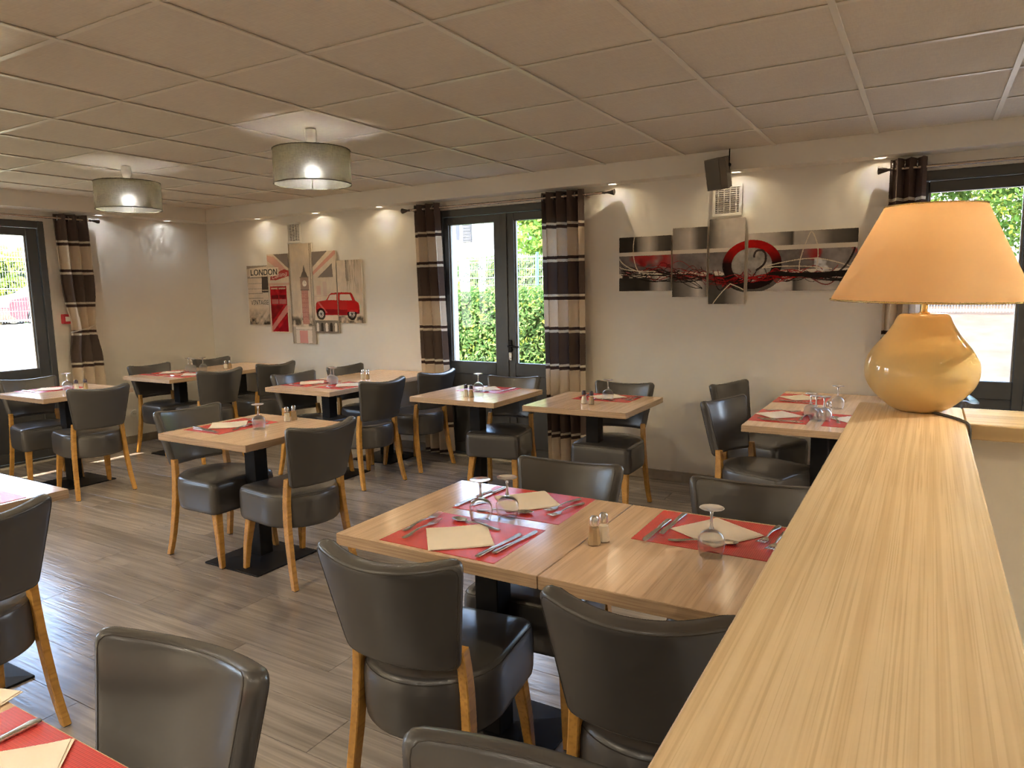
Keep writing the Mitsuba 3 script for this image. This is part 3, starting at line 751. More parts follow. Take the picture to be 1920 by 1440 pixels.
# corner pair
A = 'of the corner tables'
placemat(-2.365, 2.075, 90, 'red place mat at the left setting ' + A)
napkin(-2.355, 2.11, 45, 'paper napkin at the left setting ' + A)
cutlery('knife', (-2.48, 1.93), (-2.26, 1.92), 'knife at the left setting ' + A)
cutlery('spoon', (-2.24, 1.98), (-2.235, 2.17), 'spoon at the left setting ' + A)
placemat(-1.995, 2.075, 90, 'red place mat at the right setting ' + A)
napkin(-1.985, 2.08, 43, 'paper napkin at the right setting ' + A)
cutlery('fork', (-1.90, 1.93), (-2.09, 1.925), 'fork at the right setting ' + A)
glass(-2.262, 2.235, 'upside-down wine glass, left of the three on the corner table pair')
glass(-2.178, 2.215, 'upside-down wine glass, middle of the three on the corner table pair')
glass(-2.168, 2.325, 'upside-down wine glass, right of the three on the corner table pair')
shaker('salt', -2.13, 2.55, 'salt shaker, the left of the pair on the corner tables')
shaker('pepper', -2.125, 2.60, 'pepper shaker, the right of the pair on the corner tables')

# pair under the London picture
A = 'of the tables under the London picture'
placemat(-.44, 2.075, 90, 'red place mat at the left setting ' + A)
napkin(-.445, 2.085, 45, 'paper napkin at the left setting ' + A)
cutlery('knife', (-.575, 1.925), (-.355, 1.92), 'knife at the left setting ' + A)
cutlery('fork', (-.56, 2.225), (-.37, 2.23), 'fork at the left setting ' + A)
cutlery('spoon', (-.315, 1.96), (-.31, 2.15), 'spoon at the left setting ' + A)
placemat(-.065, 2.075, 90, 'red place mat at the right setting ' + A)
napkin(-.055, 2.10, 40, 'paper napkin at the right setting ' + A)
cutlery('fork', (.06, 1.94), (-.13, 1.935), 'fork at the right setting ' + A)
cutlery('knife', (.07, 2.22), (-.15, 2.225), 'knife at the right setting ' + A)
glass(-.272, 2.128, 'upside-down wine glass, left one on the tables under the London picture')
glass(-.200, 2.088, 'upside-down wine glass, right one on the tables under the London picture')
shaker('salt', -.212, 2.44, 'salt shaker, the left of the pair on the tables under the London picture')
shaker('pepper', -.168, 2.455, 'pepper shaker, the right of the pair on the tables under the London picture')

# table before the back door
A = 'on the white shining table'
placemat(1.13, 2.33, 0, 'red place mat washed out by the daylight ' + A)
napkin(1.10, 2.335, 45, 'paper napkin ' + A)
cutlery('fork', (1.03, 2.46), (1.03, 2.27), 'fork lying left ' + A)
cutlery('spoon', (1.02, 2.205), (1.21, 2.215), 'spoon lying at the head of the mat ' + A)
cutlery('knife', (1.29, 2.46), (1.275, 2.24), 'knife lying right ' + A)
glass(1.132, 2.185, 'upside-down wine glass ' + A)
shaker('salt', 1.168, 1.968, 'dark-capped salt shaker, the left of the pair ' + A, True)
shaker('pepper', 1.220, 1.957, 'dark-capped pepper shaker, the right of the pair ' + A, True)

# table right of the back door curtain
A = 'on the table before the right curtain'
placemat(2.092, 2.31, 0, 'dark red place mat ' + A)
napkin(2.082, 2.335, 52, 'cream paper napkin ' + A)
cutlery('knife', (1.93, 2.42), (1.93, 2.20), 'knife lying left ' + A)
cutlery('fork', (2.26, 2.42), (2.23, 2.23), 'fork lying next to the napkin ' + A)
cutlery('fork', (2.285, 2.40), (2.268, 2.21), 'fork lying outermost right ' + A)
cutlery('spoon', (2.185, 2.19), (1.995, 2.19), 'spoon lying at the head of the mat ' + A)
glass(2.130, 2.218, 'upside-down wine glass ' + A)
shaker('salt', 2.048, 2.018, 'dark-capped salt shaker, the left of the pair ' + A, True)
shaker('pepper', 2.104, 2.008, 'dark-capped pepper shaker, the right of the pair ' + A, True)

# pair left of the lamp
A = 'of the tables left of the lamp'
placemat(3.25, 2.06, 90, 'red place mat at the near left setting ' + A)
napkin(3.225, 2.08, 45, 'cream paper napkin at the near left setting ' + A)
cutlery('knife', (3.14, 1.93), (3.36, 1.915), 'inner knife at the near left setting ' + A)
cutlery('knife', (3.165, 1.895), (3.385, 1.885), 'outer knife at the near left setting ' + A)
cutlery('fork', (3.13, 2.22), (3.32, 2.225), 'fork at the near left setting ' + A)
cutlery('spoon', (3.355, 1.97), (3.362, 2.16), 'spoon at the near left setting ' + A)
placemat(3.255, 2.76, 90, 'red place mat at the far left setting ' + A)
napkin(3.235, 2.78, 45, 'cream paper napkin at the far left setting ' + A)
cutlery('knife', (3.14, 2.605), (3.36, 2.60), 'knife at the far left setting ' + A)
placemat(3.625, 2.05, 90, 'red place mat at the near right setting ' + A)
napkin(3.62, 2.09, 45, 'white paper napkin at the near right setting ' + A)
cutlery('spoon', (3.55, 1.95), (3.51, 2.13), 'spoon at the near right setting ' + A)
glass(3.391, 2.090, 'upside-down wine glass, leftmost of the front three on the tables left of the lamp')
glass(3.428, 2.010, 'upside-down wine glass, middle of the front three on the tables left of the lamp')
glass(3.470, 2.000, 'upside-down wine glass, rightmost of the front three on the tables left of the lamp')
glass(3.492, 2.46, 'upside-down wine glass standing alone further back on the tables left of the lamp')
shaker('salt', 3.475, 2.16, 'salt shaker behind the three glasses on the tables left of the lamp')

# bottom left corner table and left edge table
A = 'on the table in the bottom left corner'
placemat(2.735, -1.664, 0, 'orange-red ribbed place mat ' + A)
napkin(2.738, -1.650, 47, 'cream paper napkin on the orange-red mat ' + A)
cutlery('knife', (2.626, -1.516), (2.634, -1.735), 'knife lying on the orange-red mat ' + A)
napkin(2.432, -1.600, 14, 'cream paper napkin lying beside the orange-red mat ' + A, TZ)
placemat(.92, -1.00, 90, 'dark red place mat on the table at the left edge of the picture')

# ------------------------------------------------------------------ curtains
def curtain_mesh(w_top, w_bot, folds, z0, z1, amp, seed, lean=0.0, tie=None):
    """along local x, folds in local y; tie = (height, narrow width, shift)"""
    n, m = folds * 14, 48
    s = np.linspace(0, 1, n)
    r = np.random.default_rng(seed)
    ph = np.cumsum(np.r_[0, r.uniform(.8, 1.2, n - 1)]); ph = ph / ph[-1] * folds * 2 * np.pi
    v = []
    for j in range(m):
        u = j / (m - 1); z = z1 + (z0 - z1) * u
        w = w_top + (w_bot - w_top) * u
        c = lean * u
        a = amp * (1 - .15 * u)
        if tie:
            g = math.exp(-((z - tie[0]) / (.22 if z > tie[0] else .16)) ** 2)
            w = w * (1 - g) + tie[1] * g; c = c + tie[2] * g; a = a * (1 + .25 * g)
        x = c + (s - .5) * w + .10 * w / folds * np.sin(2 * ph + .4)
        y = a * np.sin(ph) + .010 * np.sin(ph * .37 + u * 2.5 + seed) * u
        v.append(np.c_[x, y, np.full(n, z)])
    v = np.vstack(v)
    f = []
    for j in range(m - 1):
        for i in range(n - 1):
            a, b, c, d = j * n + i, j * n + i + 1, (j + 1) * n + i + 1, (j + 1) * n + i
            f += [[a, d, c], [a, c, b]]
    return trimesh.Trimesh(v, np.array(f), process=False)
def ring_torus(r, t, n=18):
    return tube([(0, r * math.cos(a), r * math.sin(a)) for a in np.arange(n) * 2 * np.pi / n], t, 6, closed=True)
eyelet = ring_torus(.021, .0035)
ZROD = 2.203
def curtain(x, y, yaw, w0, w1, folds, label, seed, z0=.02, lean=0.0, tie=None, amp=.052):
    k = thing('curtain', label, 'curtain')
    t = place(x, y, 0, yaw)
    put('cloth', at(P(curtain_mesh(w0, w1, folds, z0, 2.243, amp, seed, lean, tie), 'curtain_cloth', smooth=True), t), k)
    for i in range(folds * 2):
        xx = (i + .5) / (folds * 2) * w0 - w0 / 2
        put('eyelet', at(P(mv(eyelet, xx, 0, ZROD), 'chrome', smooth=True), t), k)
    if tie:
        w = tie[1] / 2 + .012
        cx = tie[2] + lean * (2.243 - tie[0]) / (2.243 - z0)
        pts = [(cx + w * math.cos(a), .055 * math.sin(a), tie[0] + .035 * (math.cos(a) * .9)) for a in np.linspace(0, 2 * math.pi, 40, endpoint=False)]
        put('tieback', at(P(tube(pts, .005, 6, closed=True), 'rope_white', smooth=True), t), k)
matte('rope_white', (0.55, 0.5, 0.42))
YC = 3.035
curtain(.075, YC, 0, .285, .33, 3, 'brown and cream striped curtain left of the back door, gathered towards the wall', 3, lean=.07)
curtain(1.40, YC, 0, .375, .35, 4, 'brown and cream striped curtain hanging straight at the right of the back door', 5, lean=.025)
curtain(3.775, YC, 0, .20, .22, 3, 'dark striped curtain behind the table lamp, at the right-hand door', 9)
curtain(XL + .09, 1.612, 90, .30, .30, 3, 'brown and cream striped curtain at the left door, tied back with a cord', 11, lean=.055, tie=(1.20, .20, .0))
fin = lathe([(0, 0), (.007, 0), (.009, .010), (.012, .016), (.008, .022), (.0075, .036), (.012, .050), (.020, .078), (.024, .092), (.022, .096), (0, .094)], 20)
def rod(p0, p1, ends, brackets, label):
    k = thing('curtain_rod', label, 'curtain rod')
    p0, p1 = np.array(p0, float), np.array(p1, float)
    d = (p1 - p0) / np.linalg.norm(p1 - p0)
    put('pole', P(tube([p0, (p0 + p1) / 2, p1], .0095, 14), 'rod_metal', smooth=40), k)
    for e in ends:
        q, w = (p0, -d) if e == 0 else (p1, d)
        put('finial', {**P(fin, 'finial_dark', smooth=40), 'to_world': T(trimesh.transformations.translation_matrix(q) @ trimesh.geometry.align_vectors([0, 0, 1], w))}, k)
    for b in brackets:
        q = p0 + d * b
        out = np.array([0, 1, 0]) if abs(d[0]) > .5 else np.array([-1, 0, 0])
        L = (YB - q[1]) if abs(d[0]) > .5 else (q[0] - XL)
        put('bracket', P(cat([tube([q + [0, 0, -.008], q + out * L * .5 + [0, 0, -.012], q + out * (L + .002) + [0, 0, -.012]], .006, 8), ring_torus(.012, .003) if False else trimesh.creation.icosphere(1, .012).apply_translation(q)]), 'rod_metal', smooth=40), k)
rod((-.10, YC, ZROD), (1.745, YC, ZROD), (0, 1), (.03, 1.70), 'thin metal curtain rod with trumpet finials over the back door')
rod((3.705, YC, ZROD - .02), (5.3, YC, ZROD - .02), (0, 1), (.03, 1.55), 'metal curtain rod with a dark trumpet finial over the right-hand door')
rod((XL + .09, -.2, ZROD), (XL + .09, 1.775, ZROD), (0, 1), (.05, 1.95), 'metal curtain rod over the left glazed door')

# ------------------------------------------------------------------ vents, call point, socket, loudspeaker
def vent(x0, x1, z0, z1, label):
    k = thing('vent_grille', label, 'vent')
    y = YB
    w, h = x1 - x0, z1 - z0
    put('frame', P(cat([cbox((x0, y - .012, z0), (x1, y, z0 + .022), .003), cbox((x0, y - .012, z1 - .022), (x1, y, z1), .003), cbox((x0, y - .012, z0 + .02), (x0 + .022, y, z1 - .02), .003), cbox((x1 - .022, y - .012, z0 + .02), (x1, y, z1 - .02), .003)]), 'white_plastic'), k)
    put('backing', P(sbx((x0 + .018, y - .003, z0 + .018), (x1 - .018, y, z1 - .018)), 'vent_dark'), k)
    n = 12
    for i in range(n):
        z = z0 + .030 + (h - .060) * (i / (n - 1))
        put('slat', P(rx(cbox((x0 + .018, y - .009, z - .0042), (x1 - .018, y - .0065, z + .0042), .0008), 25, (1, 0, 0), (0, y - .008, z)), 'white_plastic'), k)
    for i in range(1, 5):
        x = x0 + w * i / 5
        put('crossbar', P(cbox((x - .003, y - .013, z0 + .02), (x + .003, y - .008, z1 - .02), .0008), 'white_plastic'), k)
    put('screw', P(mv(rx(lathe([(0, .0), (.006, 0), (.006, .003), (0, .005)], 16), 90), (x0 + x1) / 2, y - .012, (z0 + z1) / 2), 'white_plastic'), k)
vent(-1.755, -1.555, 1.995, 2.200, 'small square vent grille above the London picture')
vent(2.560, 2.768, 1.972, 2.190, 'square white vent grille under the loudspeaker')
k = thing('fire_call_point', 'red fire alarm call point on the wall behind the left curtain', 'fire alarm')
put('box', P(cbox((XL, 1.485, 1.245), (XL + .045, 1.572, 1.335), .006), 'red_plastic'), k)
put('glass_plate', P(cbox((XL + .044, 1.505, 1.268), (XL + .047, 1.552, 1.312), .001), 'trim_ring'), k)
k = thing('wall_socket', 'round white wall socket low on the left wall', 'socket')
put('plate', P(mv(rx(lathe([(0, 0), (.042, 0), (.042, .004), (.039, .009), (.028, .010), (.026, .004), (0, .004)], 32), 90, (0, 1, 0)), XL, 2.105, .300), 'white_plastic', smooth=35), k)
put('hole', P(cat([mv(rx(lathe([(0, .004), (.004, .004), (.004, .0055), (0, .0055)], 12), 90, (0, 1, 0)), XL, 2.105 + d, .300) for d in (-.01, .01)]), 'vent_dark'), k)
k = thing('loudspeaker', 'small grey loudspeaker hanging from the bulkhead above the vent grille', 'loudspeaker')
spk = trimesh.convex.convex_hull(np.array([(x, y, z) for z in (-.10, .10) for x, y in [(-.075, -.03), (-.055, -.075), (.055, -.075), (.075, -.03), (.045, .07), (-.045, .07)]]))
ts = T().translate([2.665, 2.86, 2.235]).rotate([0, 0, 1], -18).rotate([1, 0, 0], 14)
put('cabinet', at(P(spk, 'speaker_grey'), ts), k)
put('grille', at(P(cbox((-.053, -.079, -.092), (.053, -.0745, .092), .002), 'speaker_dark'), ts), k)
prin('speaker_dark', (0.06, 0.052, 0.043), 0.7)
put('bracket', P(cat([tube([(2.725, 2.88, 2.24), (2.725, 2.885, 2.30), (2.725, 2.89, ZC)], .004, 8), trimesh.creation.icosphere(2, .014).apply_translation([2.725, 2.882, 2.288]), tube([(2.70, 2.875, 2.285), (2.725, 2.882, 2.288)], .005, 8)]), 'black_metal', smooth=40), k)

# ------------------------------------------------------------------ printed canvases on the back wall
bs('canvas_print', two({'type': 'diffuse', 'reflectance': {'type': 'mesh_attribute', 'name': 'vertex_color'}}))
matte('canvas_edge', (0.60, 0.54, 0.46))
class Print:
    """flat print painted on a fine grid over one canvas"""
    def __init__(self, x0, x1, z0, z1, step=.0028):
        nx, nz = int((x1 - x0) / step) + 2, int((z1 - z0) / step) + 2
        self.x, self.z = np.meshgrid(np.linspace(x0, x1, nx), np.linspace(z0, z1, nz), indexing='ij')
        self.c = np.zeros((nx, nz, 3)); self.r = (x0, x1, z0, z1)
    def all(self, fn):
        self.c = np.clip(fn(self.x, self.z, self.c), 0, 1)
    def poly(self, g, col, a=1.0):
        if not isinstance(g, (Polygon,)) and not hasattr(g, 'geoms'): g = Polygon(g)
        if not g.is_valid: g = g.buffer(0)
        on = shapely.contains_xy(g, self.x.ravel(), self.z.ravel()).reshape(self.x.shape)
        self.c[on] = self.c[on] * (1 - a) + np.asarray(col) * a
    def build(self, name, label, group=None, depth=.022, gap=.004):
        x0, x1, z0, z1 = self.r
        k = thing(name, label, 'picture', group)
        yf = YB - gap - depth
        put('canvas', P(cbox((x0, yf + .0006, z0), (x1, YB - gap, z1), .002), 'canvas_edge'), k)
        nx, nz = self.x.shape
        v = np.stack([self.x, np.full_like(self.x, yf), self.z], -1).reshape(-1, 3)
        i, j = np.meshgrid(np.arange(nx - 1), np.arange(nz - 1), indexing='ij')
        a = (i * nz + j).ravel(); b = a + nz
        f = np.vstack([np.c_[a, b, b + 1], np.c_[a, b + 1, a + 1]])
        put('print', P((v, f), 'canvas_print', color=self.c.reshape(-1, 3)), k)
def text_poly(txt, x, z, h, width=None, bold=True, shear=0.0, rot=0.0):
    m = meshkit.text_mesh(txt, h, .002, bold)
    tri = m.triangles[m.face_normals[:, 2] > .9][:, :, :2]
    g = unary_union([Polygon(t).buffer(1e-5) for t in tri])
    if width: g = affinity.scale(g, width / (g.bounds[2] - g.bounds[0]), 1, origin=(0, 0))
    if shear: g = affinity.skew(g, xs=shear, origin=(0, 0))
    if rot: g = affinity.rotate(g, rot, origin=(0, 0))
    return affinity.translate(g, x - (g.bounds[0] if not rot else 0), z)
def nz(x, z, s, seed=0, oc=3):
    return meshkit.fbm(np.stack([x * s, z * s, 0 * x + seed], -1), oc, seed)
PAPER, RED, DRED, GREY, BLK = lin(205, 185, 160), lin(165, 30, 32), lin(105, 20, 28), lin(112, 100, 92), lin(28, 24, 22)
panels = [(-2.370, -2.056, 1.168, 1.786), (-2.050, -1.737, 1.086, 1.894), (-1.729, -1.406, .976, 1.985), (-1.399, -1.085, 1.088, 1.897), (-1.073, -.757, 1.193, 1.799)]
lp = [Print(*p) for p in panels]
def base(x, z, c):
    n = nz(x, z, 9, 2)[..., None]; m = nz(x * 3, z, 30, 5)[..., None]
    return PAPER * (.82 + .30 * n) * (.94 + .12 * m)
for q in lp: q.all(base)
def onall(g, col, a=1.0, which=range(5)):
    for i in which: lp[i].poly(g, col, a)
# photograph of a facade on the first canvas
def facade(x, z, c):
    low = np.clip((1.345 - z) / .12, 0, 1)[..., None]
    d = nz(x, z, 28, 8)[..., None]
    c = c * (1 - low * np.clip(1.6 * d - .2, 0, .95))
    return c
lp[0].all(facade)
for z in (1.66, 1.60, 1.545, 1.495, 1.445): onall(sbox(-2.37, z - .003, -2.14, z + .003), GREY, .6, [0])
onall(sbox(-2.37, 1.655, -2.05, 1.675), GREY, .5, [0])
onall([(-2.145, 1.668), (-2.02, 1.666), (-2.03, 1.506), (-2.155, 1.506)], lin(50, 42, 40), .95, [0])
onall(sbox(-2.15, 1.522, -2.03, 1.534), PAPER, .7, [0])
onall([(-2.25, 1.168), (-2.17, 1.168), (-2.05, 1.30), (-2.05, 1.36)], PAPER, .55, [0])
onall([(-2.37, 1.755), (-2.06, 1.775), (-2.06, 1.79), (-2.37, 1.79)], GREY, .7, [0])
# flag on the second and fourth canvas
onall([(-1.96, 1.90), (-1.74, 1.90), (-1.73, 1.735)], GREY, .95, [1])
onall([(-2.06, 1.885), (-1.945, 1.868), (-1.73, 1.70), (-1.73, 1.655), (-1.80, 1.69), (-2.05, 1.83)], lin(190, 120, 105), .6, [1])
onall([(-2.06, 1.60), (-1.73, 1.60), (-1.73, 1.575), (-2.06, 1.575)], lin(190, 120, 105), .45, [1])
onall([(-1.40, 1.90), (-1.185, 1.90), (-1.40, 1.745)], GREY, .95, [3])
onall([(-1.335, 1.642), (-1.135, 1.775), (-1.128, 1.642)], GREY, .95, [3])
onall([(-1.40, 1.70), (-1.40, 1.665), (-1.08, 1.865), (-1.08, 1.90), (-1.10, 1.90)], lin(190, 110, 95), .65, [3])
onall(text_poly('LONDON', -2.318, 1.692, .058, .415), BLK, 1, [])
onall([(-2.327, 1.762), (-1.885, 1.760), (-1.90, 1.676), (-2.327, 1.668)], lin(222, 205, 182), .95, [0, 1])
onall(text_poly('LONDON', -2.314, 1.686, .058, .405, shear=3), BLK, .95, [0, 1])
# red brush with script
onall(Polygon([(-2.02, 1.63), (-1.93, 1.628), (-1.74, 1.668), (-1.735, 1.72), (-1.80, 1.738), (-1.88, 1.715), (-1.90, 1.676), (-2.01, 1.668)]), lin(150, 38, 38), .92, [1])
onall(text_poly('Calling', -1.995, 1.638, .036, .225, bold=False, shear=22, rot=10), lin(225, 205, 190), .95, [1])
onall(text_poly('VINTAGE', -2.335, 1.377, .048, .272, bold=False), BLK, .9, [0])
# telephone box and lower flag corner
lp[1].all(lambda x, z, c: np.where(((x > -2.028) & (x < -1.785) & (z < 1.566) & (z > 1.095))[..., None], lin(140, 28, 32) * (.55 + .75 * nz(x, z, 25, 4)[..., None]), c))
for a, b in ((-2.012, -1.915), (-1.900, -1.80)):
    onall(sbox(a, 1.535, b, 1.552), PAPER, .7, [1]); onall(sbox(a, 1.44, b, 1.475), lin(60, 25, 25), .7, [1]); onall(sbox(a, 1.385, b, 1.43), lin(180, 130, 120), .6, [1])
onall([(-2.03, 1.09), (-2.03, 1.15), (-1.80, 1.37), (-1.74, 1.37), (-1.74, 1.34)], lin(200, 150, 135), .55, [1])
onall([(-2.03, 1.20), (-2.03, 1.37), (-1.84, 1.37)], BLK, .45, [1])
onall([(-1.95, 1.10), (-1.79, 1.25), (-1.79, 1.10)], DRED, .8, [1])
onall(sbox(-1.785, 1.36, -1.737, 1.372), PAPER, .5, [1]); onall(sbox(-1.775, 1.09, -1.74, 1.33), lin(70, 60, 58), .35, [1])
# tower on the middle canvas
onall(sbox(-1.729, .976, -1.712, 1.985), lin(70, 58, 52), .55, [2]); onall(sbox(-1.437, 1.20, -1.427, 1.985), lin(60, 50, 46), .6, [2]); onall(sbox(-1.418, 1.10, -1.406, 1.985), lin(60, 50, 46), .4, [2])
tw = lin(176, 98, 88)
onall(sbox(-1.573, 1.175, -1.478, 1.52), tw, .62, [2])
for i in range(6): onall(sbox(-1.568 + i * .016, 1.18, -1.562 + i * .016, 1.51), lin(140, 62, 58), .55, [2])
for i in range(7): onall(sbox(-1.575, 1.20 + i * .047, -1.476, 1.205 + i * .047), lin(140, 62, 58), .5, [2])
onall(sbox(-1.580, 1.520, -1.464, 1.648), lin(125, 92, 80), .75, [2]); onall(Point(-1.522, 1.587).buffer(.030), lin(235, 222, 205), .95, [2]); onall(sbox(-1.523, 1.585, -1.520, 1.612), BLK, .9, [2]); onall(sbox(-1.523, 1.585, -1.506, 1.588), BLK, .9, [2])
onall(sbox(-1.585, 1.516, -1.46, 1.524), BLK, .6, [2]); onall(sbox(-1.585, 1.645, -1.46, 1.653), BLK, .6, [2])
onall([(-1.570, 1.652), (-1.473, 1.652), (-1.495, 1.70), (-1.548, 1.70)], lin(60, 50, 46), .85, [2]); onall([(-1.541, 1.70), (-1.502, 1.70), (-1.522, 1.775)], lin(60, 50, 46), .85, [2])
lp[2].all(lambda x, z, c: c * (1 - (np.clip((1.30 - z) / .08, 0, 1) * np.clip((z - 1.14) / .03, 0, 1) * np.clip(2.2 * nz(x, z, 26, 6) - .55, 0, .9))[..., None] * (np.abs(x + 1.53) > .035)[..., None]))
onall(sbox(-1.729, .976, -1.406, 1.150), lin(120, 108, 100), .5, [2]); onall([(-1.680, 1.148), (-1.450, 1.150), (-1.455, .985), (-1.680, .980)], lin(214, 198, 180), .9, [2]); onall(sbox(-1.628, .982, -1.512, 1.112), lin(196, 120, 112), .8, [2]); onall(sbox(-1.68, 1.118, -1.45, 1.124), lin(120, 105, 98), .7, [2])
# small car over the last two canvases
onall(sbox(-1.36, 1.47, -1.30, 1.56), lin(200, 130, 120), .4, [3]); onall(sbox(-1.27, 1.46, -1.22, 1.60), lin(190, 150, 140), .4, [3]); onall(sbox(-1.399, 1.455, -1.20, 1.460), lin(170, 90, 85), .5, [3])
carp = Polygon([(-1.375, 1.385), (-1.355, 1.402), (-1.235, 1.418), (-1.188, 1.470), (-1.165, 1.486), (-1.03, 1.492), (-.905, 1.488), (-.885, 1.470), (-.850, 1.408), (-.812, 1.390), (-.800, 1.355), (-.802, 1.285), (-.95, 1.268), (-1.26, 1.268), (-1.372, 1.280), (-1.383, 1.33)])
onall(carp, lin(160, 32, 32), .98, [3, 4])
onall([(-1.375, 1.33), (-1.383, 1.30), (-1.372, 1.278), (-.95, 1.266), (-.802, 1.283), (-.802, 1.32)], lin(95, 18, 22), .8, [3, 4])
onall([(-1.215, 1.418), (-1.180, 1.468), (-1.095, 1.472), (-1.095, 1.415)], lin(205, 190, 170), .95, [3, 4])
onall([(-1.052, 1.414), (-1.050, 1.472), (-.918, 1.470), (-.892, 1.412)], lin(205, 190, 170), .95, [3, 4])
onall(sbox(-1.085, 1.30, -1.08, 1.47), DRED, .8, [3]); onall([(-1.36, 1.40), (-1.33, 1.40), (-1.22, 1.29), (-1.25, 1.29)], lin(210, 130, 120), .5, [3])
for cx, cz in ((-1.312, 1.280), (-.900, 1.280)):
    onall(Point(cx, cz).buffer(.060), BLK, .95, [3, 4]); onall(Point(cx, cz).buffer(.037), lin(190, 182, 172), .95, [3, 4])
    for a in range(8): onall(LineString([(cx, cz), (cx + .036 * math.cos(a * .785), cz + .036 * math.sin(a * .785))]).buffer(.003), lin(80, 74, 70), .9, [3, 4])
    onall(Point(cx, cz).buffer(.010), BLK, .9, [3, 4])
onall(sbox(-1.40, 1.086, -1.08, 1.222), lin(70, 64, 60), .85, [3]); onall(sbox(-1.40, 1.214, -1.08, 1.224), PAPER, .8, [3])
for i in range(5): onall(unary_union([sbox(-1.385 + i * .062, 1.105, -1.350 + i * .062, 1.175), Point(-1.3675 + i * .062, 1.175).buffer(.0175)]), lin(215, 200, 182) if i % 2 == 0 else BLK, .85, [3])
def drips(x, z, c):
    a = np.clip(1.9 * nz(x * 6, z * .6, 12, 9) - .85, 0, .8) * np.clip((z - 1.47) / .1, 0, 1) * ((x > -.96) & (x < -.80))
    b = np.clip(1.8 * nz(x, z, 34, 12) - .35, 0, .9) * np.clip((1.272 - z) / .02, 0, 1)
    return c * (1 - (a + b)[..., None].clip(0, .92))
lp[4].all(drips); onall(sbox(-.955, 1.60, -.915, 1.80), lin(60, 54, 50), .35, [4])
onall(carp.buffer(-.02).intersection(sbox(-.96, 1.30, -.80, 1.40)), lin(160, 32, 32), .9, [4])
GL = 'printed canvases of the London picture'
for q, lb in zip(lp, ['leftmost canvas of the London picture, lettered LONDON and VINTAGE', 'canvas of the London picture with a red telephone box', 'tallest middle canvas of the London picture with a clock tower',
                      'canvas of the London picture with a flag and the front of a red car', 'rightmost canvas of the London picture with the rear of a red car']): q.build('wall_picture', lb, GL)
# abstract picture of four canvases
apan = [(1.862, 2.270, 1.458, 1.862), (2.280, 2.533, 1.409, 1.908), (2.548, 2.797, 1.356, 1.956), (2.820, 3.512, 1.443, 1.842)]
ap = [Print(*p) for p in apan]
ku = np.array([1.86, 1.995, 2.10, 2.175, 2.27, 2.2801, 2.41, 2.47, 2.535, 2.5481, 2.66, 2.80, 2.8201, 2.98, 3.11, 3.125, 3.24, 3.36, 3.512])
kv = np.array([.02, .03, .48, .08, .04, .20, .52, .10, .05, .06, .42, .55, .50, .40, .05, .40, .38, .10, .03])
def curve(pts, n=60):
    p = np.array(pts, float); return make_interp_spline(np.arange(len(p)), p, min(3, len(p) - 1))(np.linspace(0, len(p) - 1, n))
def abase(x, z, c):
    g = np.interp(x, ku, kv) * (.85 + .3 * nz(x, z, 20, 3))
    warm = np.stack([g, g * .88, g * .76], -1)
    low = np.interp(x, ku, np.roll(kv, 1)) * (.8 + .3 * nz(x, z, 20, 7))
    warm2 = np.stack([low, low * .9, low * .8], -1)
    m = nz(x, z, 11, 21); m2 = nz(x, z, 26, 22)
    mid = np.stack([.10 + .10 * m2, .085 + .09 * m2, .08 + .085 * m2], -1) * (.3 + 1.3 * m)[..., None]
    rd = np.clip((nz(x * .8, z, 10, 30) - .5) * 7, 0, 1) * (np.clip((x - 3.15) / .1, 0, 1) + np.clip((2.33 - x) / .1, 0, 1))
    mid = mid * (1 - .85 * rd[..., None]) + .85 * rd[..., None] * lin(140, 24, 26)
    wl = np.clip((nz(x, z, 13, 41) - .58) * 8, 0, 1) * (x > 3.25)
    mid = mid * (1 - wl[..., None]) + wl[..., None] * .6
    out = np.where((z > 1.737)[..., None], warm, np.where((z > 1.572)[..., None], mid, warm2))
    st = ((z > 1.722) & (z < 1.750)) | ((z > 1.558) & (z < 1.588) & (nz(x, z, 30, 50) < .62))
    out = np.where(st[..., None], np.array([.60, .53, .44]), out)
    # ring
    r = np.hypot((x - 2.845) / 1.18, z - 1.628)
    inside = (r < .118)
    out = np.where(inside[..., None], (np.clip(.24 + .35 * (nz(x, z, 24, 60) - .4), .05, 1))[..., None] * np.array([1, .92, .82]), out)
    band = (r >= .116) & (r < .170)
    th = np.arctan2(z - 1.628, x - 2.845)
    redw = np.clip(np.sin(th) * 1.6 - .1, 0, 1) * (.75 + .4 * nz(x, z, 30, 70))
    ringc = lin(26, 18, 18) + redw[..., None] * (lin(150, 26, 24) - lin(26, 18, 18))
    out = np.where(band[..., None], ringc, out)
    dk = (r >= .170) & (r < .195) & (z < 1.55)
    return np.where(dk[..., None], out * .15, out)
for q in ap: q.all(abase)
def stroke(pts, w, col, a=.95):
    g = LineString(curve(pts)).buffer(w)
    for q in ap:
        if g.intersects(sbox(q.r[0], q.r[2], q.r[1], q.r[3])): q.poly(g, col, a)
r3 = np.random.default_rng(17)
for i in range(46):
    y0 = 1.55 + .02 * r3.standard_normal()
    x0 = r3.uniform(1.9, 3.1); L = r3.uniform(.25, .55)
    xs_ = np.linspace(x0, min(x0 + L, 3.55), 6)
    zc = np.interp(xs_, [1.86, 2.2, 2.45, 2.65, 2.9, 3.2, 3.55], [1.60, 1.60, 1.565, 1.515, 1.545, 1.55, 1.545])
    col = [lin(130, 22, 24), lin(95, 14, 18), BLK][i % 3]
    stroke(np.c_[xs_, zc + .026 * r3.standard_normal(6)], r3.uniform(.0018, .0045), col)
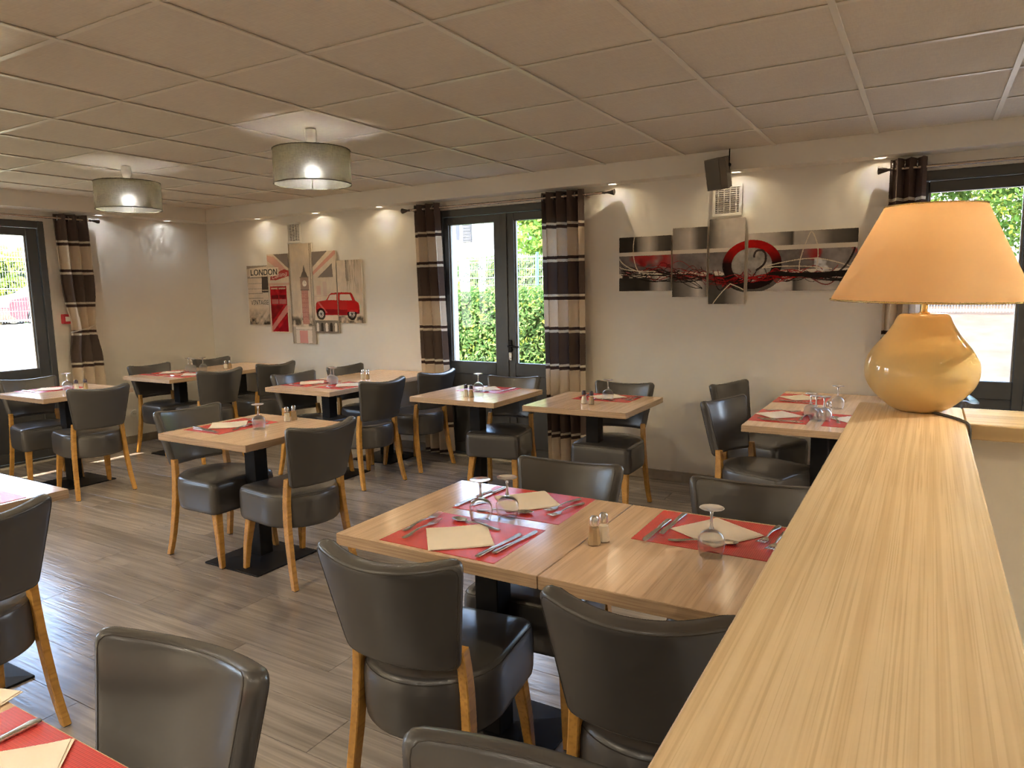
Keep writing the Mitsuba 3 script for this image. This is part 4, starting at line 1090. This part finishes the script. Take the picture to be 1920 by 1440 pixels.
for i in range(12):
    xs_ = np.linspace(2.95 + .1 * r3.random(), 3.52, 5)
    stroke(np.c_[xs_, np.interp(xs_, [2.9, 3.2, 3.52], [1.575, 1.545, 1.50 + .08 * r3.random()]) + .008 * r3.standard_normal(5)], r3.uniform(.003, .007), BLK)
for i in range(8):
    xs_ = np.linspace(1.88, 2.5, 5)
    stroke(np.c_[xs_, [1.60, 1.575, 1.54, 1.545, 1.52] + .03 * r3.standard_normal(5)], .003, BLK)
IV = lin(205, 192, 170)
for pts in ([(2.917, 1.606), (3.009, 1.629), (3.178, 1.655), (3.304, 1.650), (3.428, 1.615), (3.504, 1.577)], [(2.92, 1.602), (3.05, 1.61), (3.2, 1.605), (3.36, 1.585)], [(3.161, 1.577), (3.170, 1.68), (3.205, 1.79), (3.228, 1.833), (3.250, 1.80), (3.272, 1.72), (3.264, 1.574)],
            [(2.583, 1.361), (2.643, 1.438), (2.702, 1.498)], [(2.702, 1.498), (2.75, 1.478), (2.80, 1.452)], [(1.985, 1.862), (1.975, 1.76), (1.99, 1.66), (2.03, 1.59)], [(1.865, 1.70), (1.93, 1.64), (2.05, 1.595), (2.2, 1.58)], [(1.865, 1.64), (1.95, 1.615), (2.15, 1.60)]):
    stroke(pts, .0032, IV, .9)
stroke([(2.863, 1.682), (2.872, 1.715), (2.900, 1.726), (2.929, 1.712), (2.941, 1.668), (2.925, 1.625), (2.880, 1.590)], .007, lin(40, 30, 28))
stroke([(3.38, 1.555), (3.44, 1.60), (3.48, 1.67), (3.495, 1.715)], .006, BLK)
GA = 'canvases of the red and black abstract picture'
for q, lb in zip(ap, ['leftmost canvas of the abstract picture', 'narrow second canvas of the abstract picture', 'tallest canvas of the abstract picture, below the vent grille', 'wide right canvas of the abstract picture with most of the red ring']): q.build('wall_picture', lb, GA)

# ------------------------------------------------------------------ outside
def ground_z(x, y):
    l = np.interp(x, [-30, -17, -14, -12, -5, -3.3], [.72, .72, .80, .98, -.05, -.12])
    b = np.interp(y, [3.4, 9.8, 14.0, 16, 60], [-.12, -.10, .84, .88, .88])
    return np.maximum(np.where(x < -3.3, l, -.12), np.where(y > 3.4, b, -.12))
def ground_fn(p, n, uv):
    g = fbm(p.x * .9, p.y * .9, 0, 3)
    grass = mix((0.42, 0.40, 0.22), (0.60, 0.55, 0.36), g)
    pave = mix((0.22, 0.21, 0.195), (0.27, 0.26, 0.245), fbm(p.x * 3, p.y * 3, 2, 3))
    bank = mix((0.085, 0.063, 0.05), (0.115, 0.09, 0.074), fbm(p.x * 5, p.y * 5, 5, 3))
    c = dr.select(p.x < -4.5, grass, pave)
    return mix(c, bank, smoothstep(10.2, 10.6, p.y) * smoothstep(-6, -4.5, p.x))
bs('outdoor_ground', two({'type': 'diffuse', 'reflectance': proc(ground_fn)}))
gx = np.unique(np.r_[np.linspace(-70, -20, 12), np.linspace(-20, 12, 65), np.linspace(12, 40, 8)]); gy = np.unique(np.r_[np.linspace(-40, -6, 8), np.linspace(-6, 20, 53), np.linspace(20, 80, 12)])
GX, GY = np.meshgrid(gx, gy, indexing='ij')
nzg = len(gy)
i, j = np.meshgrid(np.arange(len(gx) - 1), np.arange(nzg - 1), indexing='ij'); a = (i * nzg + j).ravel(); b = a + nzg
gz = ground_z(GX, GY)
struct('ground', P((np.stack([GX, GY, gz], -1).reshape(-1, 3), np.vstack([np.c_[a, b, b + 1], np.c_[a, b + 1, a + 1]])), 'outdoor_ground', smooth=True), 'pale sunlit ground around the building')
bs('leaves', {'type': 'principledthin', 'base_color': {'type': 'mesh_attribute', 'name': 'vertex_color'}, 'roughness': 0.5, 'diff_trans': 0.7})
prin('bark', (0.12, 0.09, 0.06), 0.9)
matte('hedge_core', (0.035, 0.06, 0.015))
def leaf_mesh(centres, normals, size, cols, seed):
    r = np.random.default_rng(seed)
    n = len(centres)
    nn = normals + .75 * r.standard_normal((n, 3)); nn /= np.linalg.norm(nn, axis=1, keepdims=True)
    a = np.cross(nn, r.standard_normal((n, 3))); a /= np.linalg.norm(a, axis=1, keepdims=True)
    b = np.cross(nn, a)
    s = size * r.uniform(.6, 1.25, (n, 1))
    tip, tail, l, rr = centres + a * s, centres - a * s, centres + b * s * .48 + nn * s * .12, centres - b * s * .48 + nn * s * .12
    v = np.stack([tip, l, tail, rr], 1).reshape(-1, 3)
    k = np.arange(n)[:, None] * 4
    f = np.vstack([k + [0, 1, 2], k + [0, 2, 3]])
    return v, f, np.repeat(cols, 4, 0)
def green(r, n, c0, c1, yellow=.15):
    t = r.random((n, 1))
    c = np.array(c0) * (1 - t) + np.array(c1) * t
    y = r.random((n, 1)) < yellow
    return np.where(y, np.array([.42, .46, .07]) * (.8 + .4 * r.random((n, 1))), c)
def hedge(x0, x1, y0, y1, z0, z1, n, label, seed, size=.033, c0=(.10, .22, .06), c1=(.29, .43, .15)):
    r = np.random.default_rng(seed)
    k = thing('hedge', label, 'hedge')
    put('core', P(cbox((x0 + .12, y0 + .14, z0), (x1 - .12, y1 - .12, z1 - .14), .08), 'hedge_core'), k)
    which = r.random(n)
    x = r.uniform(x0, x1, n); z = z0 + (z1 - z0) * r.random(n) ** .8; d = r.exponential(.05, n).clip(0, .18)
    bump = .10 * meshkit.noise(np.stack([x * 3.1, z * 3.1, x * 0], -1), seed) - .03
    c = np.stack([x, y0 + d - bump, z], -1); nn = np.tile([0, -1, .25], (n, 1)).astype(float)
    top = which > .68
    yt = r.uniform(y0, y1, n)
    c[top] = np.stack([x, yt, z1 - d * 1.2 + .16 * (meshkit.noise(np.stack([x * 2.2, yt * 2.2, x * 0], -1), seed + 1) - .4)], -1)[top]; nn[top] = [0, 0, 1]
    v, f, col = leaf_mesh(c, nn, size, green(r, n, c0, c1, .07), seed)
    key = put('leaves', P((v, f), 'leaves', color=col), k)
    tag(key, kind='stuff')
hedge(-3.4, 2.2, 5.25, 6.1, -.12, 1.52, 26000, 'dense bright green leafy hedge outside the back door', 3)
hedge(-15, -3, 16.6, 17.6, .85, 2.45, 6000, 'clipped green hedge behind the wire fence, seen through the back door', 5, .11, (.10, .17, .05), (.20, .30, .09))
def tree(x, y, z0, h, cr, ch, n, label, seed, size=.13, c0=(.08, .17, .03), c1=(.24, .36, .08)):
    r = np.random.default_rng(seed)
    k = thing('tree', label, 'tree')
    put('trunk', P(tube([(x, y, z0 - .1), (x + .05, y, z0 + h * .4), (x - .05, y + .05, z0 + h * .75)], [.16, .12, .05], 9), 'bark', smooth=True), k)
    nb = 26
    bc_ = r.standard_normal((nb, 3)); bc_ /= np.linalg.norm(bc_, axis=1, keepdims=True); bc_ *= r.random((nb, 1)) ** .45
    bc_ = bc_ * [cr, cr, ch] * .78 + [x, y, z0 + h - ch * .6]
    w = r.integers(0, nb, n)
    o = r.standard_normal((n, 3)); o /= np.linalg.norm(o, axis=1, keepdims=True)
    rad = cr * .34 * (.75 + .3 * r.random((n, 1)))
    c = bc_[w] + o * rad * [1, 1, .8]
    c[:, 2] = np.maximum(c[:, 2], z0 + .25 + .3 * r.random(n))
    v, f, col = leaf_mesh(c, o, size, green(r, n, c0, c1, .15), seed)
    tag(put('crown', P((v, f), 'leaves', color=col), k), kind='stuff')
tree(-8.9, 25.5, .88, 5.2, 2.2, 2.3, 6000, 'green tree between the white house and the back door mullion', 21)
tree(-7.0, 20, .88, 4.3, 1.9, 2.2, 6000, 'bushy light green tree seen through the right pane of the back door', 22)
tree(-4.4, 21, .88, 5.0, 2.2, 2.4, 6000, 'yellowish green tree behind the right curtain of the back door', 23, c0=(.20, .28, .05), c1=(.36, .44, .10))
tree(2.6, 19.5, .88, 5.6, 2.6, 3.0, 22000, 'leafy tree behind the lamp shade outside the right-hand door', 24, size=.085)
tree(6.0, 19.0, .88, 5.4, 2.7, 3.0, 26000, 'broad leafy tree in the upper pane of the right-hand door', 25, size=.085)
tree(9.6, 20.5, .88, 6.0, 2.8, 3.2, 18000, 'leafy tree at the right end of the row outside the right-hand door', 26, size=.085)
prin('fence_white', (0.50, 0.52, 0.52), 0.4); prin('fence_green', (0.04, 0.17, 0.13), 0.4)
def fence(p0, p1, z0, h, label, post_first=0.0, pw=2.5, pitch=.05):
    k = thing('wire_fence', label, 'fence')
    p0, p1 = np.array(p0, float), np.array(p1, float)
    L = np.linalg.norm(p1 - p0); d = (p1 - p0) / L
    ang = math.atan2(d[1], d[0])
    R = trimesh.transformations.rotation_matrix(ang, [0, 0, 1])
    def box(a, b):
        m = sbx(a, b); m.apply_transform(R); m.apply_translation([p0[0], p0[1], z0]); return m
    s = 0.0
    while s < L - .1:
        e = min(s + pw, L)
        wires = [box((x - .0028, -.0028, .05), (x + .0028, .0028, h)) for x in np.arange(s + .04, e - .02, pitch)]
        wires += [box((s + .02, -.006, z - .004), (e - .02, .006, z + .004)) for z in np.arange(.08, h, .2)]
        wires += [box((s + .02, -.012, z - .012), (e - .02, .012, z + .012)) for z in np.arange(.10, h, (h - .16) / 3)]
        tag(put('wire_panel', P(cat(wires), 'fence_white'), k), kind='stuff')
        s = e
    for s in np.arange(0, L + .01, pw):
        put('post', P(box((s - .03, -.03, -.3), (s + .03, .03, h + .05)), 'fence_green'), k)
fence((-22.0, 13.6), (0.5, 13.6), .74, 1.62, 'white wire fence with green posts beyond the hedge')
fence((1.0, 14.5), (13.5, 14.5), .84, 1.16, 'white wire fence on the bank outside the right-hand door')
fence((-12.0, -6.0), (-12.0, 13.5), .96, 2.05, 'tall white wire fence with green posts outside the left door')
# white house beyond the hedge
prin('render_white', (0.80, 0.78, 0.74), 0.8); prin('roof_tile', (0.30, 0.17, 0.12), 0.8); prin('shutter_grey', (0.07, 0.07, 0.075), 0.7, spec=0.2); prin('pane_dark', (0.03, 0.03, 0.045), 0.4)
k = thing('house', 'white rendered house with grey shutters beyond the fence', 'house')
put('wall', P(sbx((-21, 22, .8), (-11.3, 30, 6.4)), 'render_white'), k)
put('roof', P(trimesh.convex.convex_hull(np.array([(-21.5, 21.5, 6.4), (-10.8, 21.5, 6.4), (-21.5, 30.5, 6.4), (-10.8, 30.5, 6.4), (-21.5, 26, 8.6), (-10.8, 26, 8.6)])), 'roof_tile'), k)
for x0 in (-13.0, -16.6):
    w = put('window', P(cat([cbox((x0, 21.93, 3.44), (x0 + .56, 22.02, 3.52), .01), cbox((x0, 21.93, 4.62), (x0 + .56, 22.02, 4.7), .01), cbox((x0, 21.93, 3.5), (x0 + .06, 22.02, 4.64), .01), cbox((x0 + .5, 21.93, 3.5), (x0 + .56, 22.02, 4.64), .01)]), 'render_white'), k)
    put('pane', P(sbx((x0 + .05, 21.97, 3.5), (x0 + .51, 21.99, 4.64)), 'pane_dark'), w)
    for sx in (x0 - .56, x0 + .62):
        put('shutter', P(cat([cbox((sx, 21.94, 3.42), (sx + .42, 22.0, 4.7), .01)] + [cbox((sx + .04, 21.925, 3.5 + .12 * i), (sx + .38, 21.95, 3.56 + .12 * i), .004) for i in range(10)]), 'shutter_grey'), k)
# apartment building far off to the left
prin('shutter_orange', (0.52, 0.17, 0.07), 0.6)
k = thing('apartment_building', 'pale apartment building with orange shutters far outside the left door', 'building')
put('wall', P(sbx((-52, 20, .6), (-40, 52, 9.5)), 'render_white'), k)
put('roof', P(sbx((-52.5, 19.5, 9.5), (-39.5, 52.5, 9.9)), 'roof_tile'), k)
for i in range(8):
    for z in (2.9, 5.9):
        y = 22 + i * 3.6
        w = put('window', P(cbox((-40.02, y, z), (-39.92, y + 1.3, z + 1.5), .01), 'pane_dark'), k)
        for q in (y - .75, y + 1.35): put('shutter', P(cbox((-40.0, q, z), (-39.9, q + .7, z + 1.5), .01), 'shutter_orange'), k)
def side_hedge():
    r = np.random.default_rng(31); n = 6000
    k = thing('hedge', 'yellow-green hedge behind the parked red car', 'hedge')
    put('core', P(cbox((-22.9, 2, .7), (-21.2, 15.5, 2.7), .08), 'hedge_core'), k)
    y = r.uniform(2, 15.5, n); z = .72 + 2.15 * r.random(n) ** .8
    c = np.stack([-21 - r.exponential(.08, n).clip(0, .3), y, z], -1); c[::4] = np.stack([r.uniform(-23, -21, n), y, 2.78 + .15 * r.standard_normal(n)], -1)[::4]
    v, f, col = leaf_mesh(c, np.tile([1, 0, .4], (n, 1)).astype(float), .12, green(r, n, (.24, .32, .06), (.42, .48, .12), .3), 31)
    tag(put('leaves', P((v, f), 'leaves', color=col), k), kind='stuff')
side_hedge()
# red car behind the left fence, side on; local x forward
prin('car_paint', (0.36, 0.02, 0.035), 0.25, clearcoat=0.8); prin('car_glass', (0.10, 0.14, 0.18), 0.08); prin('tyre', (0.02, 0.02, 0.02), 0.7); prin('hub', (0.5, 0.5, 0.5), 0.3, metallic=0.8); prin('car_lamp', (0.8, 0.8, 0.75), 0.2)
def car(x, y, z, yaw, label):
    k = thing('car', label, 'car')
    t = place(x, y, z, yaw)
    low = Polygon([(2.02, .38), (2.06, .55), (1.98, .74), (1.10, .92), (-1.70, .96), (-1.98, .88), (-2.04, .60), (-2.0, .30), (-1.75, .22), (1.8, .22)]).buffer(-.06).buffer(.06)
    for cx in (1.28, -1.26): low = low.difference(Point(cx, .31).buffer(.37))
    def side_ext(poly, w): 
        m = trimesh.creation.extrude_polygon(poly, w, engine='earcut'); m.apply_transform(trimesh.transformations.rotation_matrix(math.pi / 2, [1, 0, 0])); m.apply_translation([0, w / 2, 0]); return m
    b = put('body', at(P(side_ext(low, 1.70), 'car_paint', smooth=30), t), k)
    cab = trimesh.convex.convex_hull(np.array([(px, s * (.84 if pz < 1.0 else .62), pz) for s in (-1, 1) for px, pz in [(1.15, .90), (.42, 1.40), (.10, 1.46), (-.85, 1.45), (-1.25, 1.36), (-1.85, .93)]]))
    put('cabin', at(P(cab, 'car_paint', smooth=30), t), b)
    for s in (-1, 1):
        def gl(pts):
            v = np.array([(px, s * (.845 - (pz - .93) / .5 * .215), pz) for px, pz in pts]); n = len(v)
            f = [[0, i, i + 1] for i in range(1, n - 1)]
            m = trimesh.Trimesh(np.vstack([v, v + [0, s * .012, 0]]), np.array(f + [[q[0] + n, q[2] + n, q[1] + n] for q in f]), process=False); return m
        put('side_window', at(P(gl([(.95, .96), (.36, 1.34), (-.12, 1.39), (-.12, .96)]), 'car_glass'), t), k)
        put('side_window', at(P(gl([(-.20, .96), (-.20, 1.39), (-.85, 1.38), (-1.10, 1.30), (-1.45, .98)]), 'car_glass'), t), k)
    for cx in (1.28, -1.26):
        for s in (-1, 1):
            wh = put('wheel', at(P(mv(rx(lathe([(0, -.1), (.26, -.1), (.31, -.08), (.31, .08), (.26, .1), (0, .1)], 28), 90), cx, s * .76, .31), 'tyre', smooth=40), t), k)
            put('hub', at(P(mv(rx(lathe([(0, -.104), (.18, -.104), (.19, -.09), (.19, .09), (.18, .104), (0, .104)], 20), 90), cx, s * .76, .31), 'hub', smooth=40), t), wh)
    for s in (-1, 1): put('headlamp', at(P(trimesh.creation.icosphere(2, .11).apply_transform(np.diag([.6, 1, .7, 1.0])).apply_translation([1.93, s * .62, .66]), 'car_lamp', smooth=True), t), k)
car(-16.0, 8.6, .72, -90, 'red car parked behind the wire fence outside the left door')
